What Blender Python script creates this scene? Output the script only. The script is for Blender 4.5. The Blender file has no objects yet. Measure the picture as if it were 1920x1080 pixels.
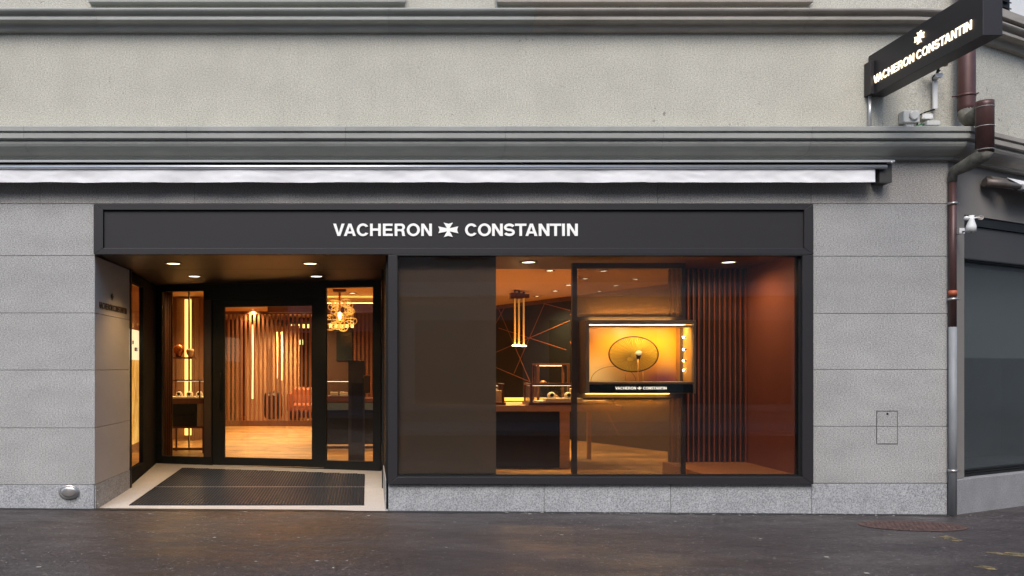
import bpy, bmesh, math, random
from mathutils import Vector, Matrix
R = math.radians
random.seed(7)
scn = bpy.context.scene
COL = scn.collection

# ------------------------------------------------------------------ camera, sky, sun, exposure
CAM_Y, EYE, FPX = -9.41, 1.58, 1600.0
cd = bpy.data.cameras.new('camera')
cam = bpy.data.objects.new('camera', cd); COL.objects.link(cam)
cam.location = (0, CAM_Y, EYE); cam.rotation_euler = (R(90), 0, 0)
cd.sensor_width = 36; cd.lens = FPX/1920*36
cd.shift_x = 270/1920; cd.shift_y = 150/1920
cd.clip_end = 1500; cd.clip_start = .1
scn.camera = cam
w = bpy.data.worlds.new('World'); scn.world = w; w.use_nodes = True
wn = w.node_tree.nodes; wl = w.node_tree.links
sky = wn.new('ShaderNodeTexSky'); sky.sky_type = 'NISHITA'; sky.sun_disc = False
SUN_EL, SUN_AZ = 47, 192          # azimuth from +Y clockwise: in front of the facade, a little to the left
sky.sun_elevation = R(SUN_EL); sky.sun_rotation = R(SUN_AZ)
sky.air_density = 1.0; sky.dust_density = 2.0; sky.ozone_density = 1.0
wl.new(sky.outputs[0], wn['Background'].inputs[0])
wn['Background'].inputs[1].default_value = 0.15
sd = bpy.data.lights.new('sun', 'SUN'); sd.energy = 1.5; sd.angle = R(32); sd.color = (1, .97, .93)
sun = bpy.data.objects.new('sun', sd); COL.objects.link(sun)
sun.rotation_euler = (R(90-SUN_EL), 0, R(180-SUN_AZ)+math.pi*0)
_d = Vector((math.sin(R(SUN_AZ))*math.cos(R(SUN_EL)), math.cos(R(SUN_AZ))*math.cos(R(SUN_EL)), math.sin(R(SUN_EL))))
sun.rotation_euler = _d.to_track_quat('Z', 'Y').to_euler()
vs = scn.view_settings
vs.view_transform = 'Standard'; vs.look = 'None'; vs.gamma = 1; vs.exposure = 0.68; vs.use_curve_mapping = False
try:
    scn.cycles.use_denoising = True
    scn.cycles.max_bounces = 10; scn.cycles.transparent_max_bounces = 16
    scn.cycles.sample_clamp_indirect = 4
except Exception:
    pass

# ------------------------------------------------------------------ helpers
def lin(r, g, b):
    f = lambda v: (v/255/12.92) if v <= 10 else ((v/255+.055)/1.055)**2.4
    return (f(r), f(g), f(b), 1)
def X(px, Y=0): return (px-690)*(9.41+Y)/FPX
def Z(py, Y=0): return EYE+(690-py)*(9.41+Y)/FPX

def tag(o, label=None, cat=None, group=None, kind=None):
    if label: o['label'] = label
    if cat: o['category'] = cat
    if group: o['group'] = group
    if kind: o['kind'] = kind
    return o
WLOC = {}
def thing(name, label, cat, loc=(0, 0, 0), rz=0, group=None, kind=None):
    o = bpy.data.objects.new(name, None); COL.objects.link(o)
    o.location = loc; o.rotation_euler = (0, 0, rz); o.empty_display_size = .1
    WLOC[o.name] = Vector(loc)
    return tag(o, label, cat, group, kind)
def base_of(p):
    while p.parent is not None: p = p.parent
    return WLOC.get(p.name, Vector((0, 0, 0)))

class M:
    def __init__(s): s.v = []; s.f = []; s.sm = []
    def add(s, vs, fs, smooth=False):
        k = len(s.v); s.v += [tuple(p) for p in vs]
        for f in fs: s.f.append(tuple(i+k for i in f)); s.sm.append(smooth)
        return s
    def box(s, x0, x1, y0, y1, z0, z1):
        if x0 > x1: x0, x1 = x1, x0
        if y0 > y1: y0, y1 = y1, y0
        if z0 > z1: z0, z1 = z1, z0
        v = [(x0,y0,z0),(x1,y0,z0),(x1,y1,z0),(x0,y1,z0),(x0,y0,z1),(x1,y0,z1),(x1,y1,z1),(x0,y1,z1)]
        return s.add(v, [(0,3,2,1),(4,5,6,7),(0,1,5,4),(1,2,6,5),(2,3,7,6),(3,0,4,7)])
    def obox(s, c, ux, uy, uz, hx, hy, hz):
        c = Vector(c); ux = Vector(ux).normalized(); uy = Vector(uy).normalized(); uz = Vector(uz).normalized()
        v = [c+ux*hx*a+uy*hy*b+uz*hz*d for d in (-1,1) for a,b in ((-1,-1),(1,-1),(1,1),(-1,1))]
        return s.add(v, [(0,3,2,1),(4,5,6,7),(0,1,5,4),(1,2,6,5),(2,3,7,6),(3,0,4,7)])
    def bar(s, a, b, wdt, dep, up=(0,0,1)):
        a = Vector(a); b = Vector(b); d = b-a; u = d.normalized(); n = Vector(up)
        sd_ = u.cross(n)
        if sd_.length < 1e-4: sd_ = u.cross(Vector((1,0,0)))
        sd_.normalize(); n = sd_.cross(u)
        return s.obox((a+b)/2, u, sd_, n, d.length/2, wdt/2, dep/2)
    def prism(s, poly, z0, z1):      # plan polygon (counter-clockwise) pulled up
        n = len(poly)
        v = [(p[0],p[1],z0) for p in poly]+[(p[0],p[1],z1) for p in poly]
        f = [tuple(range(n-1,-1,-1)), tuple(range(n,2*n))]+[(i,(i+1)%n,(i+1)%n+n,i+n) for i in range(n)]
        return s.add(v, f)
    def profile(s, prof, xa, xb):    # (p out, z) profile along x; xa, xb functions of p
        n = len(prof)
        v = [(xa(p), -p, z) for p, z in prof]+[(xb(p), -p, z) for p, z in prof]
        f = [tuple(range(n)), tuple(range(2*n-1, n-1, -1))]+[(i,i+n,(i+1)%n+n,(i+1)%n) for i in range(n)]
        return s.add(v, f)
    def tube(s, pts, r, n=12, cap=True):
        pts = [Vector(p) for p in pts]; rs = r if isinstance(r, (list, tuple)) else [r]*len(pts)
        rings = []; prev = None
        for i, p in enumerate(pts):
            if i == 0: t = pts[1]-p
            elif i == len(pts)-1: t = p-pts[i-1]
            else: t = (pts[i+1]-p).normalized()+(p-pts[i-1]).normalized()
            t.normalize()
            if prev is None:
                a = t.cross(Vector((0,0,1)));
                if a.length < 1e-3: a = t.cross(Vector((0,1,0)))
                a.normalize()
            else:
                a = prev-t*prev.dot(t); a.normalize()
            prev = a; b = t.cross(a)
            rings.append([p+(a*math.cos(q)+b*math.sin(q))*rs[i] for q in [2*math.pi*j/n for j in range(n)]])
        v = [q for r_ in rings for q in r_]; f = []
        for i in range(len(pts)-1):
            for j in range(n):
                f.append((i*n+j, i*n+(j+1)%n, (i+1)*n+(j+1)%n, (i+1)*n+j))
        s.add(v, f, True)
        if cap:
            k = len(s.v)-len(v)
            s.f.append(tuple(k+j for j in range(n-1,-1,-1))); s.sm.append(False)
            m = k+(len(pts)-1)*n
            s.f.append(tuple(m+j for j in range(n))); s.sm.append(False)
        return s
    def lathe(s, c, prof, n=24, axis='z', sx=1, sy=1):   # prof (r, h); axis z up or -y outwards
        v = []; f = []; c = Vector(c); k = len(prof)
        for r, h in prof:
            for j in range(n):
                q = 2*math.pi*j/n; a, b = r*math.cos(q)*sx, r*math.sin(q)*sy
                v.append(c+(Vector((a,b,h)) if axis == 'z' else Vector((a,-h,b))))
        for i in range(k-1):
            for j in range(n): f.append((i*n+j, i*n+(j+1)%n, (i+1)*n+(j+1)%n, (i+1)*n+j))
        s.add(v, f, True)
        m = len(s.v)-len(v)
        if prof[-1][0] > 1e-5: s.f.append(tuple(m+(k-1)*n+j for j in range(n))); s.sm.append(False)
        if prof[0][0] > 1e-5: s.f.append(tuple(m+j for j in range(n-1,-1,-1))); s.sm.append(False)
        return s
    def mesh(s, name, off=Vector((0,0,0))):
        me = bpy.data.meshes.new(name)
        me.from_pydata([(p[0]-off[0], p[1]-off[1], p[2]-off[2]) for p in s.v], [], s.f)
        me.polygons.foreach_set('use_smooth', s.sm)
        bm = bmesh.new(); bm.from_mesh(me); bmesh.ops.recalc_face_normals(bm, faces=bm.faces); bm.to_mesh(me); bm.free()
        me.update(); return me
    def build(s, name, mat, parent=None, bevel=0, local=False, label=None):
        off = Vector((0,0,0)) if (local or parent is None) else base_of(parent)
        me = s.mesh(name, off); me.materials.append(mat)
        o = bpy.data.objects.new(name, me); COL.objects.link(o)
        if parent is not None: o.parent = parent
        if bevel:
            b = o.modifiers.new('bevel', 'BEVEL'); b.width = bevel; b.segments = 2; b.limit_method = 'ANGLE'; b.angle_limit = R(40)
            b.harden_normals = False
        if label: o['label'] = label
        return o
def box(name, mat, parent, *a, bevel=0, local=False, label=None):
    return M().box(*a).build(name, mat, parent, bevel, local, label)
def copy_tree(o, parent=None):
    c = o.copy(); COL.objects.link(c)
    if parent is not None: c.parent = parent
    else: WLOC[c.name] = Vector(o.location)
    for ch in list(o.children): copy_tree(ch, c)
    return c

# ------------------------------------------------------------------ materials
def newmat(name):
    m = bpy.data.materials.new(name); m.use_nodes = True
    return m, m.node_tree.nodes, m.node_tree.links, m.node_tree.nodes['Principled BSDF']
def rgb(c): return c if len(c) == 4 else (*c, 1)
def pm(name, col, rough=.5, metal=0, var=.12, vscale=3, bump=0, bscale=200, stretch=(1,1,1), fine=0, fscale=300, rvar=0, spec=.5, perobj=0, coat=0):
    m, n, l, p = newmat(name); col = rgb(col)
    tc = n.new('ShaderNodeTexCoord'); mp = n.new('ShaderNodeMapping'); mp.inputs['Scale'].default_value = stretch
    l.new(tc.outputs['Object'], mp.inputs[0])
    no = n.new('ShaderNodeTexNoise'); no.inputs['Scale'].default_value = vscale; no.inputs['Detail'].default_value = 5; no.inputs['Roughness'].default_value = .6
    l.new(mp.outputs[0], no.inputs['Vector'])
    def mr(src, a, b):
        r = n.new('ShaderNodeMapRange'); r.inputs[1].default_value = .25; r.inputs[2].default_value = .75
        r.inputs[3].default_value = a; r.inputs[4].default_value = b; l.new(src, r.inputs[0]); return r.outputs[0]
    f = mr(no.outputs[0], 1-var, 1+var)
    if fine:
        n2 = n.new('ShaderNodeTexNoise'); n2.inputs['Scale'].default_value = fscale; n2.inputs['Detail'].default_value = 2
        l.new(mp.outputs[0], n2.inputs['Vector'])
        mu = n.new('ShaderNodeMath'); mu.operation = 'MULTIPLY'; l.new(f, mu.inputs[0]); l.new(mr(n2.outputs[0], 1-fine, 1+fine), mu.inputs[1]); f = mu.outputs[0]
    if perobj:
        oi = n.new('ShaderNodeObjectInfo'); r = n.new('ShaderNodeMapRange'); r.inputs[3].default_value = 1-perobj; r.inputs[4].default_value = 1+perobj
        l.new(oi.outputs['Random'], r.inputs[0])
        mu = n.new('ShaderNodeMath'); mu.operation = 'MULTIPLY'; l.new(f, mu.inputs[0]); l.new(r.outputs[0], mu.inputs[1]); f = mu.outputs[0]
    vm = n.new('ShaderNodeVectorMath'); vm.operation = 'SCALE'; vm.inputs[0].default_value = col[:3]; l.new(f, vm.inputs['Scale'])
    l.new(vm.outputs[0], p.inputs['Base Color'])
    p.inputs['Roughness'].default_value = rough; p.inputs['Metallic'].default_value = metal; p.inputs['Specular IOR Level'].default_value = spec
    if coat: p.inputs['Coat Weight'].default_value = coat; p.inputs['Coat Roughness'].default_value = .08
    if rvar: l.new(mr(no.outputs[0], rough-rvar, rough+rvar), p.inputs['Roughness'])
    if bump:
        n3 = n.new('ShaderNodeTexNoise'); n3.inputs['Scale'].default_value = bscale; n3.inputs['Detail'].default_value = 3
        l.new(mp.outputs[0], n3.inputs['Vector'])
        b = n.new('ShaderNodeBump'); b.inputs['Strength'].default_value = bump; b.inputs['Distance'].default_value = .004
        l.new(n3.outputs[0], b.inputs['Height']); l.new(b.outputs[0], p.inputs['Normal'])
    m['f'] = 1
    return m
def emit(name, col, strength):
    m, n, l, p = newmat(name)
    p.inputs['Base Color'].default_value = rgb(col); p.inputs['Emission Color'].default_value = rgb(col); p.inputs['Emission Strength'].default_value = strength
    return m
def glass(name, tint=(1,1,1,1), refl=1.0, ior=1.5, rough=0.0):
    m = bpy.data.materials.new(name); m.use_nodes = True; n = m.node_tree.nodes; l = m.node_tree.links; n.clear()
    o = n.new('ShaderNodeOutputMaterial'); t = n.new('ShaderNodeBsdfTransparent'); g = n.new('ShaderNodeBsdfGlossy'); mx = n.new('ShaderNodeMixShader'); fr = n.new('ShaderNodeFresnel')
    t.inputs[0].default_value = tint; g.inputs['Roughness'].default_value = rough; fr.inputs[0].default_value = ior
    mu = n.new('ShaderNodeMath'); mu.operation = 'MULTIPLY'; mu.inputs[1].default_value = refl; mu.use_clamp = True
    l.new(fr.outputs[0], mu.inputs[0]); l.new(mu.outputs[0], mx.inputs[0]); l.new(t.outputs[0], mx.inputs[1]); l.new(g.outputs[0], mx.inputs[2]); l.new(mx.outputs[0], o.inputs[0])
    return m
def sheer(name, col, through, rough=.6):
    m = bpy.data.materials.new(name); m.use_nodes = True; n = m.node_tree.nodes; l = m.node_tree.links
    p = n['Principled BSDF']; p.inputs['Base Color'].default_value = rgb(col); p.inputs['Roughness'].default_value = rough
    t = n.new('ShaderNodeBsdfTransparent'); mx = n.new('ShaderNodeMixShader'); mx.inputs[0].default_value = 1-through
    l.new(t.outputs[0], mx.inputs[1]); l.new(p.outputs[0], mx.inputs[2]); l.new(mx.outputs[0], n['Material Output'].inputs[0])
    return m

STUCCO = pm('stucco', (.46,.443,.38), .95, var=.09, vscale=1.6, bump=.9, bscale=60, stretch=(1,1,1.5), fine=.4, fscale=66)
STONE = pm('bush_hammered_stone', (.36,.355,.345), .9, var=.13, vscale=1.5, bump=.9, bscale=50, stretch=(1,1,2.2), fine=.58, fscale=64, perobj=.085)
TOPSTONE = pm('frieze_stone', (.36,.34,.315), .9, var=.08, vscale=2.2, bump=.9, bscale=50, stretch=(1,1,2.2), fine=.6, fscale=62, perobj=.04)
JAMBSTONE = pm('honed_stone', (.44,.405,.38), .8, var=.06, vscale=2.2, bump=.3, bscale=80, stretch=(1,1,2), fine=.08, fscale=90, perobj=.03)
GRANITE = pm('speckled_granite', (.34,.345,.355), .75, var=.14, vscale=5, fine=.55, fscale=74, bump=.2, bscale=60, perobj=.05)
CORNICE = pm('cornice_stone', (.335,.34,.315), .85, var=.14, vscale=2.0, stretch=(1,1,5), bump=.3, bscale=60, fine=.07, fscale=90, perobj=.06)
CORNICE_R = pm('weathered_cornice_stone', (.31,.285,.25), .85, var=.2, vscale=2.5, stretch=(1,1,5), bump=.3, bscale=60, fine=.1, fscale=90, perobj=.06)
MORTAR = pm('mortar', (.30,.295,.285), .95)
FRAME = pm('anthracite_powder_coat', lin(43,41,43), .48, var=.05, vscale=4, bump=.04, bscale=300, spec=.4)
PANELM = pm('anthracite_panel', lin(42,40,42), .58, var=.06, vscale=2, stretch=(.4,1,3), bump=.03, bscale=250, spec=.35)
BLACKM = pm('black_metal', (.011,.012,.012), .5, var=.2, vscale=2, spec=.3)
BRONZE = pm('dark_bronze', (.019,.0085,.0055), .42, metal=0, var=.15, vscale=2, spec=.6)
WHITEM = pm('white_plastic', (.72,.72,.70), .5, var=.04)
GREYP = pm('light_grey_plastic', (.55,.55,.53), .55, var=.08, vscale=8)
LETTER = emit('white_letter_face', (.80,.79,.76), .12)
LITLET = emit('lit_letter_face', (1,.82,.58), 1.1)
DARKLET = pm('bronze_letter', (.03,.018,.012), .4)
FABRIC = pm('white_awning_fabric', (.77,.765,.765), .85, var=.05, vscale=7, bump=.12, bscale=25)
ALU = pm('brushed_aluminium', (.62,.63,.65), .35, metal=.75, var=.06, vscale=6)
GUTTERM = pm('grey_cover_profile', (.38,.39,.385), .5, var=.08, vscale=3, stretch=(.5,1,1))
COPPER = pm('aged_brown_copper', (.085,.040,.036), .42, metal=.25, var=.3, vscale=9, stretch=(1,1,.4), bump=.06, bscale=40, spec=.5)
PATINA = pm('patinated_copper', (.13,.125,.105), .7, metal=.1, var=.55, vscale=14, bump=.1, bscale=50)
ZINC = pm('galvanised_pipe', (.24,.25,.26), .62, metal=.1, var=.2, vscale=8, stretch=(1,1,.3))
STEEL = pm('stainless_steel', (.50,.48,.46), .32, metal=.8, var=.12, vscale=10)
ORANGE = pm('orange_tape', (.42,.10,.04), .5, var=.1)
RUST = pm('rusty_iron', (.095,.054,.045), .8, var=.45, vscale=9, bump=.4, bscale=60, fine=.4, fscale=50)
YELLOW = pm('worn_yellow_paint', (.26,.205,.10), .7, var=.5, vscale=12, fine=.3, fscale=40)
RUBBER = pm('ribbed_rubber_mat', (.018,.018,.019), .32, var=.3, vscale=6, spec=.5)
TERRAZZO = pm('light_stone_slab', (.50,.485,.47), .6, var=.06, vscale=4, fine=.18, fscale=80, bump=.1, bscale=100)
# interior
CEIL = pm('shop_ceiling_paint', (.74,.50,.27), .75, var=.03)
WOODF = pm('oak_floor', (.33,.19,.07), .42, var=.75, vscale=1.6, stretch=(.5,1.6,1), fine=.6, fscale=9)
WALNUT = pm('walnut', (.115,.045,.022), .4, var=.18, vscale=4, stretch=(4,4,.4), fine=.12, fscale=20)
OAK = pm('table_oak', (.52,.29,.12), .45, var=.2, vscale=3, stretch=(.5,4,4), fine=.15, fscale=30)
TAN = pm('tan_fabric_wall', (.28,.16,.085), .8, var=.06, vscale=3, stretch=(1,1,6), fine=.07, fscale=40)
SALMON = pm('rose_brown_wall', (.30,.165,.10), .75, var=.06)
REDWALL = pm('russet_lacquer_wall', (.40,.155,.095), .42, var=.1, vscale=1.5)
DARKW = pm('dark_lacquer_wall', (.008,.0115,.013), .45, var=.2, vscale=1.2, spec=.3)
BRASS = pm('brass', (.72,.42,.13), .28, metal=.9, var=.08)
BLACKI = pm('black_furniture_lacquer', (.012,.014,.014), .3, var=.2)
CREAM = pm('cream_leather', (.78,.70,.56), .6, var=.05)
SHEER = sheer('gold_mesh_screen', (.46,.24,.10), .60, .6)
BLIND = sheer('taupe_sunscreen_blind', (.25,.165,.10), .10, .7)
GLASSW = glass('shop_window_glass', (.93,.93,.93,1), 1.15)
GLASSD = glass('door_glass', (.93,.93,.93,1), 1.0)
GLASSC = glass('showcase_glass', (.97,.97,.97,1), .7)
SCREEN = pm('dark_screen', (.02,.025,.03), .15)
GOLDGLOW = emit('gold_light', (1,.60,.16), 5.5)
LED = emit('warm_led', (1,.72,.36), 9)
CASELED = emit('showcase_led', (1,.76,.42), 1.6)
DOWN = emit('downlight_lens', (1,.76,.44), 4.5)
TUBE = emit('light_tube', (1,.62,.22), 1.6)
CELL = emit('lit_cell', (1,.62,.16), 1.8)
COVE = emit('cove_light', (1,.62,.2), 8)

SLATW = pm('warm_walnut_slat', (.21,.080,.038), .45, var=.15, vscale=4, stretch=(4,4,.4))
# ------------------------------------------------------------------ lettering
def ell(cx, cy, rx, ry, a0, a1, n=20): return [(cx+rx*math.cos(R(a0+(a1-a0)*i/n)), cy+ry*math.sin(R(a0+(a1-a0)*i/n))) for i in range(n+1)]
def stroke_s():
    c = ell(.45,.705,.335,.205,18,270,22)[:-1]+ell(.45,.295,.345,.205,90,-164,22)
    L, Rr = [], []
    for i, p in enumerate(c):
        a = c[max(0,i-1)]; b = c[min(len(c)-1,i+1)]; dx, dy = b[0]-a[0], b[1]-a[1]; k = math.hypot(dx,dy)
        nx, ny = -dy/k*.102, dx/k*.102
        L.append((p[0]+nx,p[1]+ny)); Rr.append((p[0]-nx,p[1]-ny))
    return L+Rr[::-1]
GLY = {
 'V': (.92, [[(0,1),(.235,1),(.46,.27),(.685,1),(.92,1),(.58,0),(.34,0)]]),
 'A': (.98, [[(0,0),(.37,1),(.61,1),(.98,0),(.745,0),(.68,.2),(.30,.2),(.235,0)], [(.355,.37),(.625,.37),(.49,.77)]]),
 'H': (.88, [[(0,0),(0,1),(.22,1),(.22,.61),(.66,.61),(.66,1),(.88,1),(.88,0),(.66,0),(.66,.42),(.22,.42),(.22,0)]]),
 'E': (.81, [[(0,0),(0,1),(.79,1),(.79,.82),(.22,.82),(.22,.6),(.74,.6),(.74,.42),(.22,.42),(.22,.18),(.81,.18),(.81,0)]]),
 'F': (.76, [[(0,0),(0,1),(.76,1),(.76,.82),(.22,.82),(.22,.58),(.68,.58),(.68,.4),(.22,.4),(.22,0)]]),
 'N': (.87, [[(0,0),(0,1),(.23,1),(.655,.34),(.655,1),(.87,1),(.87,0),(.64,0),(.215,.66),(.215,0)]]),
 'T': (.93, [[(0,.82),(0,1),(.93,1),(.93,.82),(.575,.82),(.575,0),(.355,0),(.355,.82)]]),
 'I': (.22, [[(0,0),(0,1),(.22,1),(.22,0)]]),
 'R': (.87, [[(0,0),(0,1)]+ell(.54,.715,.30,.285,90,-50,12)+[(.78,.37),(.81,.22),(.83,.06),(.87,.03),(.87,0),(.63,0),(.6,.07),(.585,.25),(.55,.36),(.48,.39),(.22,.39),(.22,0)],
             [(.22,.56),(.22,.82)]+ell(.5,.69,.125,.13,90,-90,10)]),
 'O': (1.07, [ell(.535,.5,.535,.52,0,360,32)[:-1], ell(.535,.5,.315,.335,0,360,32)[:-1]]),
 'U': (.87, [[(0,1),(.22,1)]+[(.22,.35)]+ell(.435,.33,.215,.15,180,360,12)+[(.65,1),(.87,1)]+ell(.435,.35,.435,.37,360,180,16)]),
 'C': (.99, [ell(.51,.5,.51,.52,33,327,28)+ell(.51,.5,.295,.335,318,42,24)]),
 'S': (.9, [stroke_s()]),
 '+': (1.65, [[(x+.825, y+.5) for x, y in [(-.37,.585),(-.17,.53),(0,.49),(.17,.53),(.37,.585),(.11,.125),(.82,.28),(.75,.14),(.72,0),(.75,-.14),(.82,-.28),(.11,-.125),(.37,-.585),(.17,-.53),(0,-.49),(-.17,-.53),(-.37,-.585),(-.11,-.125),(-.82,-.28),(-.75,-.14),(-.72,0),(-.75,.14),(-.82,.28),(-.11,.125)]]]),
}
_gm = {}
def glyph_mesh(ch, mat, depth):
    k = (ch, mat.name, depth)
    if k in _gm: return _gm[k]
    cu = bpy.data.curves.new('letter', 'CURVE'); cu.dimensions = '2D'; cu.fill_mode = 'BOTH'; cu.extrude = depth/2
    for poly in GLY[ch][1]:
        sp = cu.splines.new('POLY'); sp.points.add(len(poly)-1); sp.use_cyclic_u = True
        for p, q in zip(sp.points, poly): p.co = (q[0], q[1], 0, 1)
    o = bpy.data.objects.new('letter', cu); COL.objects.link(o)
    dg = bpy.context.evaluated_depsgraph_get()
    me = bpy.data.meshes.new_from_object(o.evaluated_get(dg)); me.name = 'letter'
    bpy.data.objects.remove(o); me.materials.clear(); me.materials.append(mat)
    _gm[k] = me; return me
# positions along the line in cap heights, measured from the fascia
LAY = [('V',0),('A',.87),('C',1.92),('H',3.01),('E',4.06),('R',5.02),('O',6.01),('N',7.19),('+',8.58),('C',10.77),('O',11.82),('N',12.98),('S',13.94),('T',14.85),('A',15.70),('N',16.79),('T',17.70),('I',18.70),('N',19.11)]
LEN1 = 19.98
LAY2 = [(c, x) for c, x in LAY if c != '+' and x < 8.5]+[(c, x-10.77+8.06+.42) for c, x in LAY if x > 9]
LEN2 = LEN1-10.77+8.48
def letters(parent, layout, origin, ux, cap, mat, depth, sx=1, scale=1):
    ux = Vector(ux); uz = Vector((0,0,1)); n = ux.cross(uz)
    rot = Matrix((ux, uz, n)).transposed().to_euler()
    for ch, x in layout:
        o = bpy.data.objects.new('emblem' if ch == '+' else 'letter', glyph_mesh(ch, mat, depth/cap)); COL.objects.link(o)
        o.parent = parent; o.rotation_euler = rot
        o.location = Vector(origin)+ux*x*cap*sx-base_of(parent); o.scale = (cap*sx, cap, cap)

# ------------------------------------------------------------------ ground
def gz(x): return .006-.0068*x
ASPH, n_, l_, p_ = newmat('wet_asphalt')
tc = n_.new('ShaderNodeTexCoord')
def tex(scale, detail=4, rough=.6, vec=None, stretch=None):
    t = n_.new('ShaderNodeTexNoise'); t.inputs['Scale'].default_value = scale; t.inputs['Detail'].default_value = detail; t.inputs['Roughness'].default_value = rough
    mp = n_.new('ShaderNodeMapping'); mp.inputs['Scale'].default_value = stretch or (1,1,1); l_.new(tc.outputs['Object'], mp.inputs[0]); l_.new(mp.outputs[0], t.inputs['Vector']); return t.outputs[0]
def ramp(src, stops):
    r = n_.new('ShaderNodeValToRGB'); l_.new(src, r.inputs[0]); e = r.color_ramp.elements
    while len(e) < len(stops): e.new(.5)
    for q, (pos, c) in zip(e, stops): q.position = pos; q.color = c if len(c) == 4 else (*c, 1)
    return r.outputs[0]
def mixc(a, b, fac, mode='MIX'):
    m = n_.new('ShaderNodeMix'); m.data_type = 'RGBA'; m.blend_type = mode
    if isinstance(fac, float): m.inputs[0].default_value = fac
    else: l_.new(fac, m.inputs[0])
    for k, s in ((6, a), (7, b)):
        if isinstance(s, tuple): m.inputs[k].default_value = s
        else: l_.new(s, m.inputs[k])
    return m.outputs[2]
base = ramp(tex(.9, 6, .65, stretch=(.5,1.3,1)), [(.3,(.034,.0275,.0265)),(.5,(.048,.039,.038)),(.7,(.068,.057,.055))])
agg = mixc(ramp(tex(58, 3, .7), [(.32,(.4,.4,.4)),(.5,(1,1,1)),(.68,(2.1,2.05,2.0))]), ramp(tex(15, 4, .75), [(.34,(.78,.78,.78)),(.5,(1,1,1)),(.68,(1.22,1.2,1.2))]), 1.0, 'MULTIPLY')
c1 = mixc(base, agg, 1.0, 'MULTIPLY')
spk = ramp(tex(30, 1, .4), [(.70,(0,0,0)),(.74,(1,1,1))])
c2 = mixc(c1, (.20,.185,.17,1), spk)
st = ramp(tex(2.6, 5, .7, stretch=(.6,1.6,1)), [(.54,(0,0,0)),(.68,(.4,.4,.4))])
c3 = mixc(c2, (.022,.021,.022,1), st)
l_.new(c3, p_.inputs['Base Color'])
rr = n_.new('ShaderNodeMapRange'); rr.inputs[1].default_value = .38; rr.inputs[2].default_value = .62; rr.inputs[3].default_value = .38; rr.inputs[4].default_value = .66
l_.new(tex(1.3, 5, .65, stretch=(.6,1.5,1)), rr.inputs[0]); l_.new(rr.outputs[0], p_.inputs['Roughness'])
bp = n_.new('ShaderNodeBump'); bp.inputs['Strength'].default_value = .55; bp.inputs['Distance'].default_value = .006
l_.new(tex(55, 4, .7), bp.inputs['Height']); l_.new(bp.outputs[0], p_.inputs['Normal'])

TH = R(28); DX, DY = math.cos(TH), math.sin(TH); CX = 6.394
pav = [(-45,-5),(45,-5),(45,(45-CX)*DY/DX+.05),(CX,.05),(-45,.05)]
me = bpy.data.meshes.new('pavement')
me.from_pydata([(x,y,gz(x)) for x,y in pav]+[(x,y,gz(x)-.14) for x,y in pav[:2]], [], [(0,1,2,3,4),(5,6,1,0)])
me.materials.append(ASPH)
o = bpy.data.objects.new('pavement', me); COL.objects.link(o)
tag(o, 'dark damp asphalt pavement in front of the shop', None, None, 'structure')
ROADM = pm('road_asphalt', (.05,.049,.05), .7, var=.15, vscale=1, fine=.2, fscale=70)
def sheet(name, z, pts, mat, label):
    me = bpy.data.meshes.new(name); me.from_pydata([(x,y,z) for x,y in pts], [], [tuple(range(len(pts)))]); me.materials.append(mat)
    o = bpy.data.objects.new(name, me); COL.objects.link(o); return tag(o, label, None, None, 'structure')
sheet('road', -.16, [(-45,-12.5),(45,-12.5),(45,-4.9),(-45,-4.9)], ROADM, 'grey asphalt street in front of the pavement')
sheet('ground', -.5, [(-600,-600),(600,-600),(600,600),(-600,600)], ROADM, 'flat ground reaching the horizon')
o = box('kerb', GRANITE, None, -45,45,-16,-12.5,-.16,-.03); tag(o, 'raised pavement across the street', None, None, 'structure')

nt = YELLOW.node_tree; nn_, ll_ = nt.nodes, nt.links
tn = nn_.new('ShaderNodeTexNoise'); tn.inputs['Scale'].default_value = 16; tn.inputs['Detail'].default_value = 6; tn.inputs['Roughness'].default_value = .75
tcc = nn_.new('ShaderNodeTexCoord'); ll_.new(tcc.outputs['Object'], tn.inputs['Vector'])
mrr = nn_.new('ShaderNodeMapRange'); mrr.inputs[1].default_value = .42; mrr.inputs[2].default_value = .58; ll_.new(tn.outputs[0], mrr.inputs[0])
tb = nn_.new('ShaderNodeBsdfTransparent'); mxs = nn_.new('ShaderNodeMixShader'); ll_.new(mrr.outputs[0], mxs.inputs[0]); ll_.new(tb.outputs[0], mxs.inputs[1]); ll_.new(nn_['Principled BSDF'].outputs[0], mxs.inputs[2]); ll_.new(mxs.outputs[0], nn_['Material Output'].inputs[0])
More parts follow.
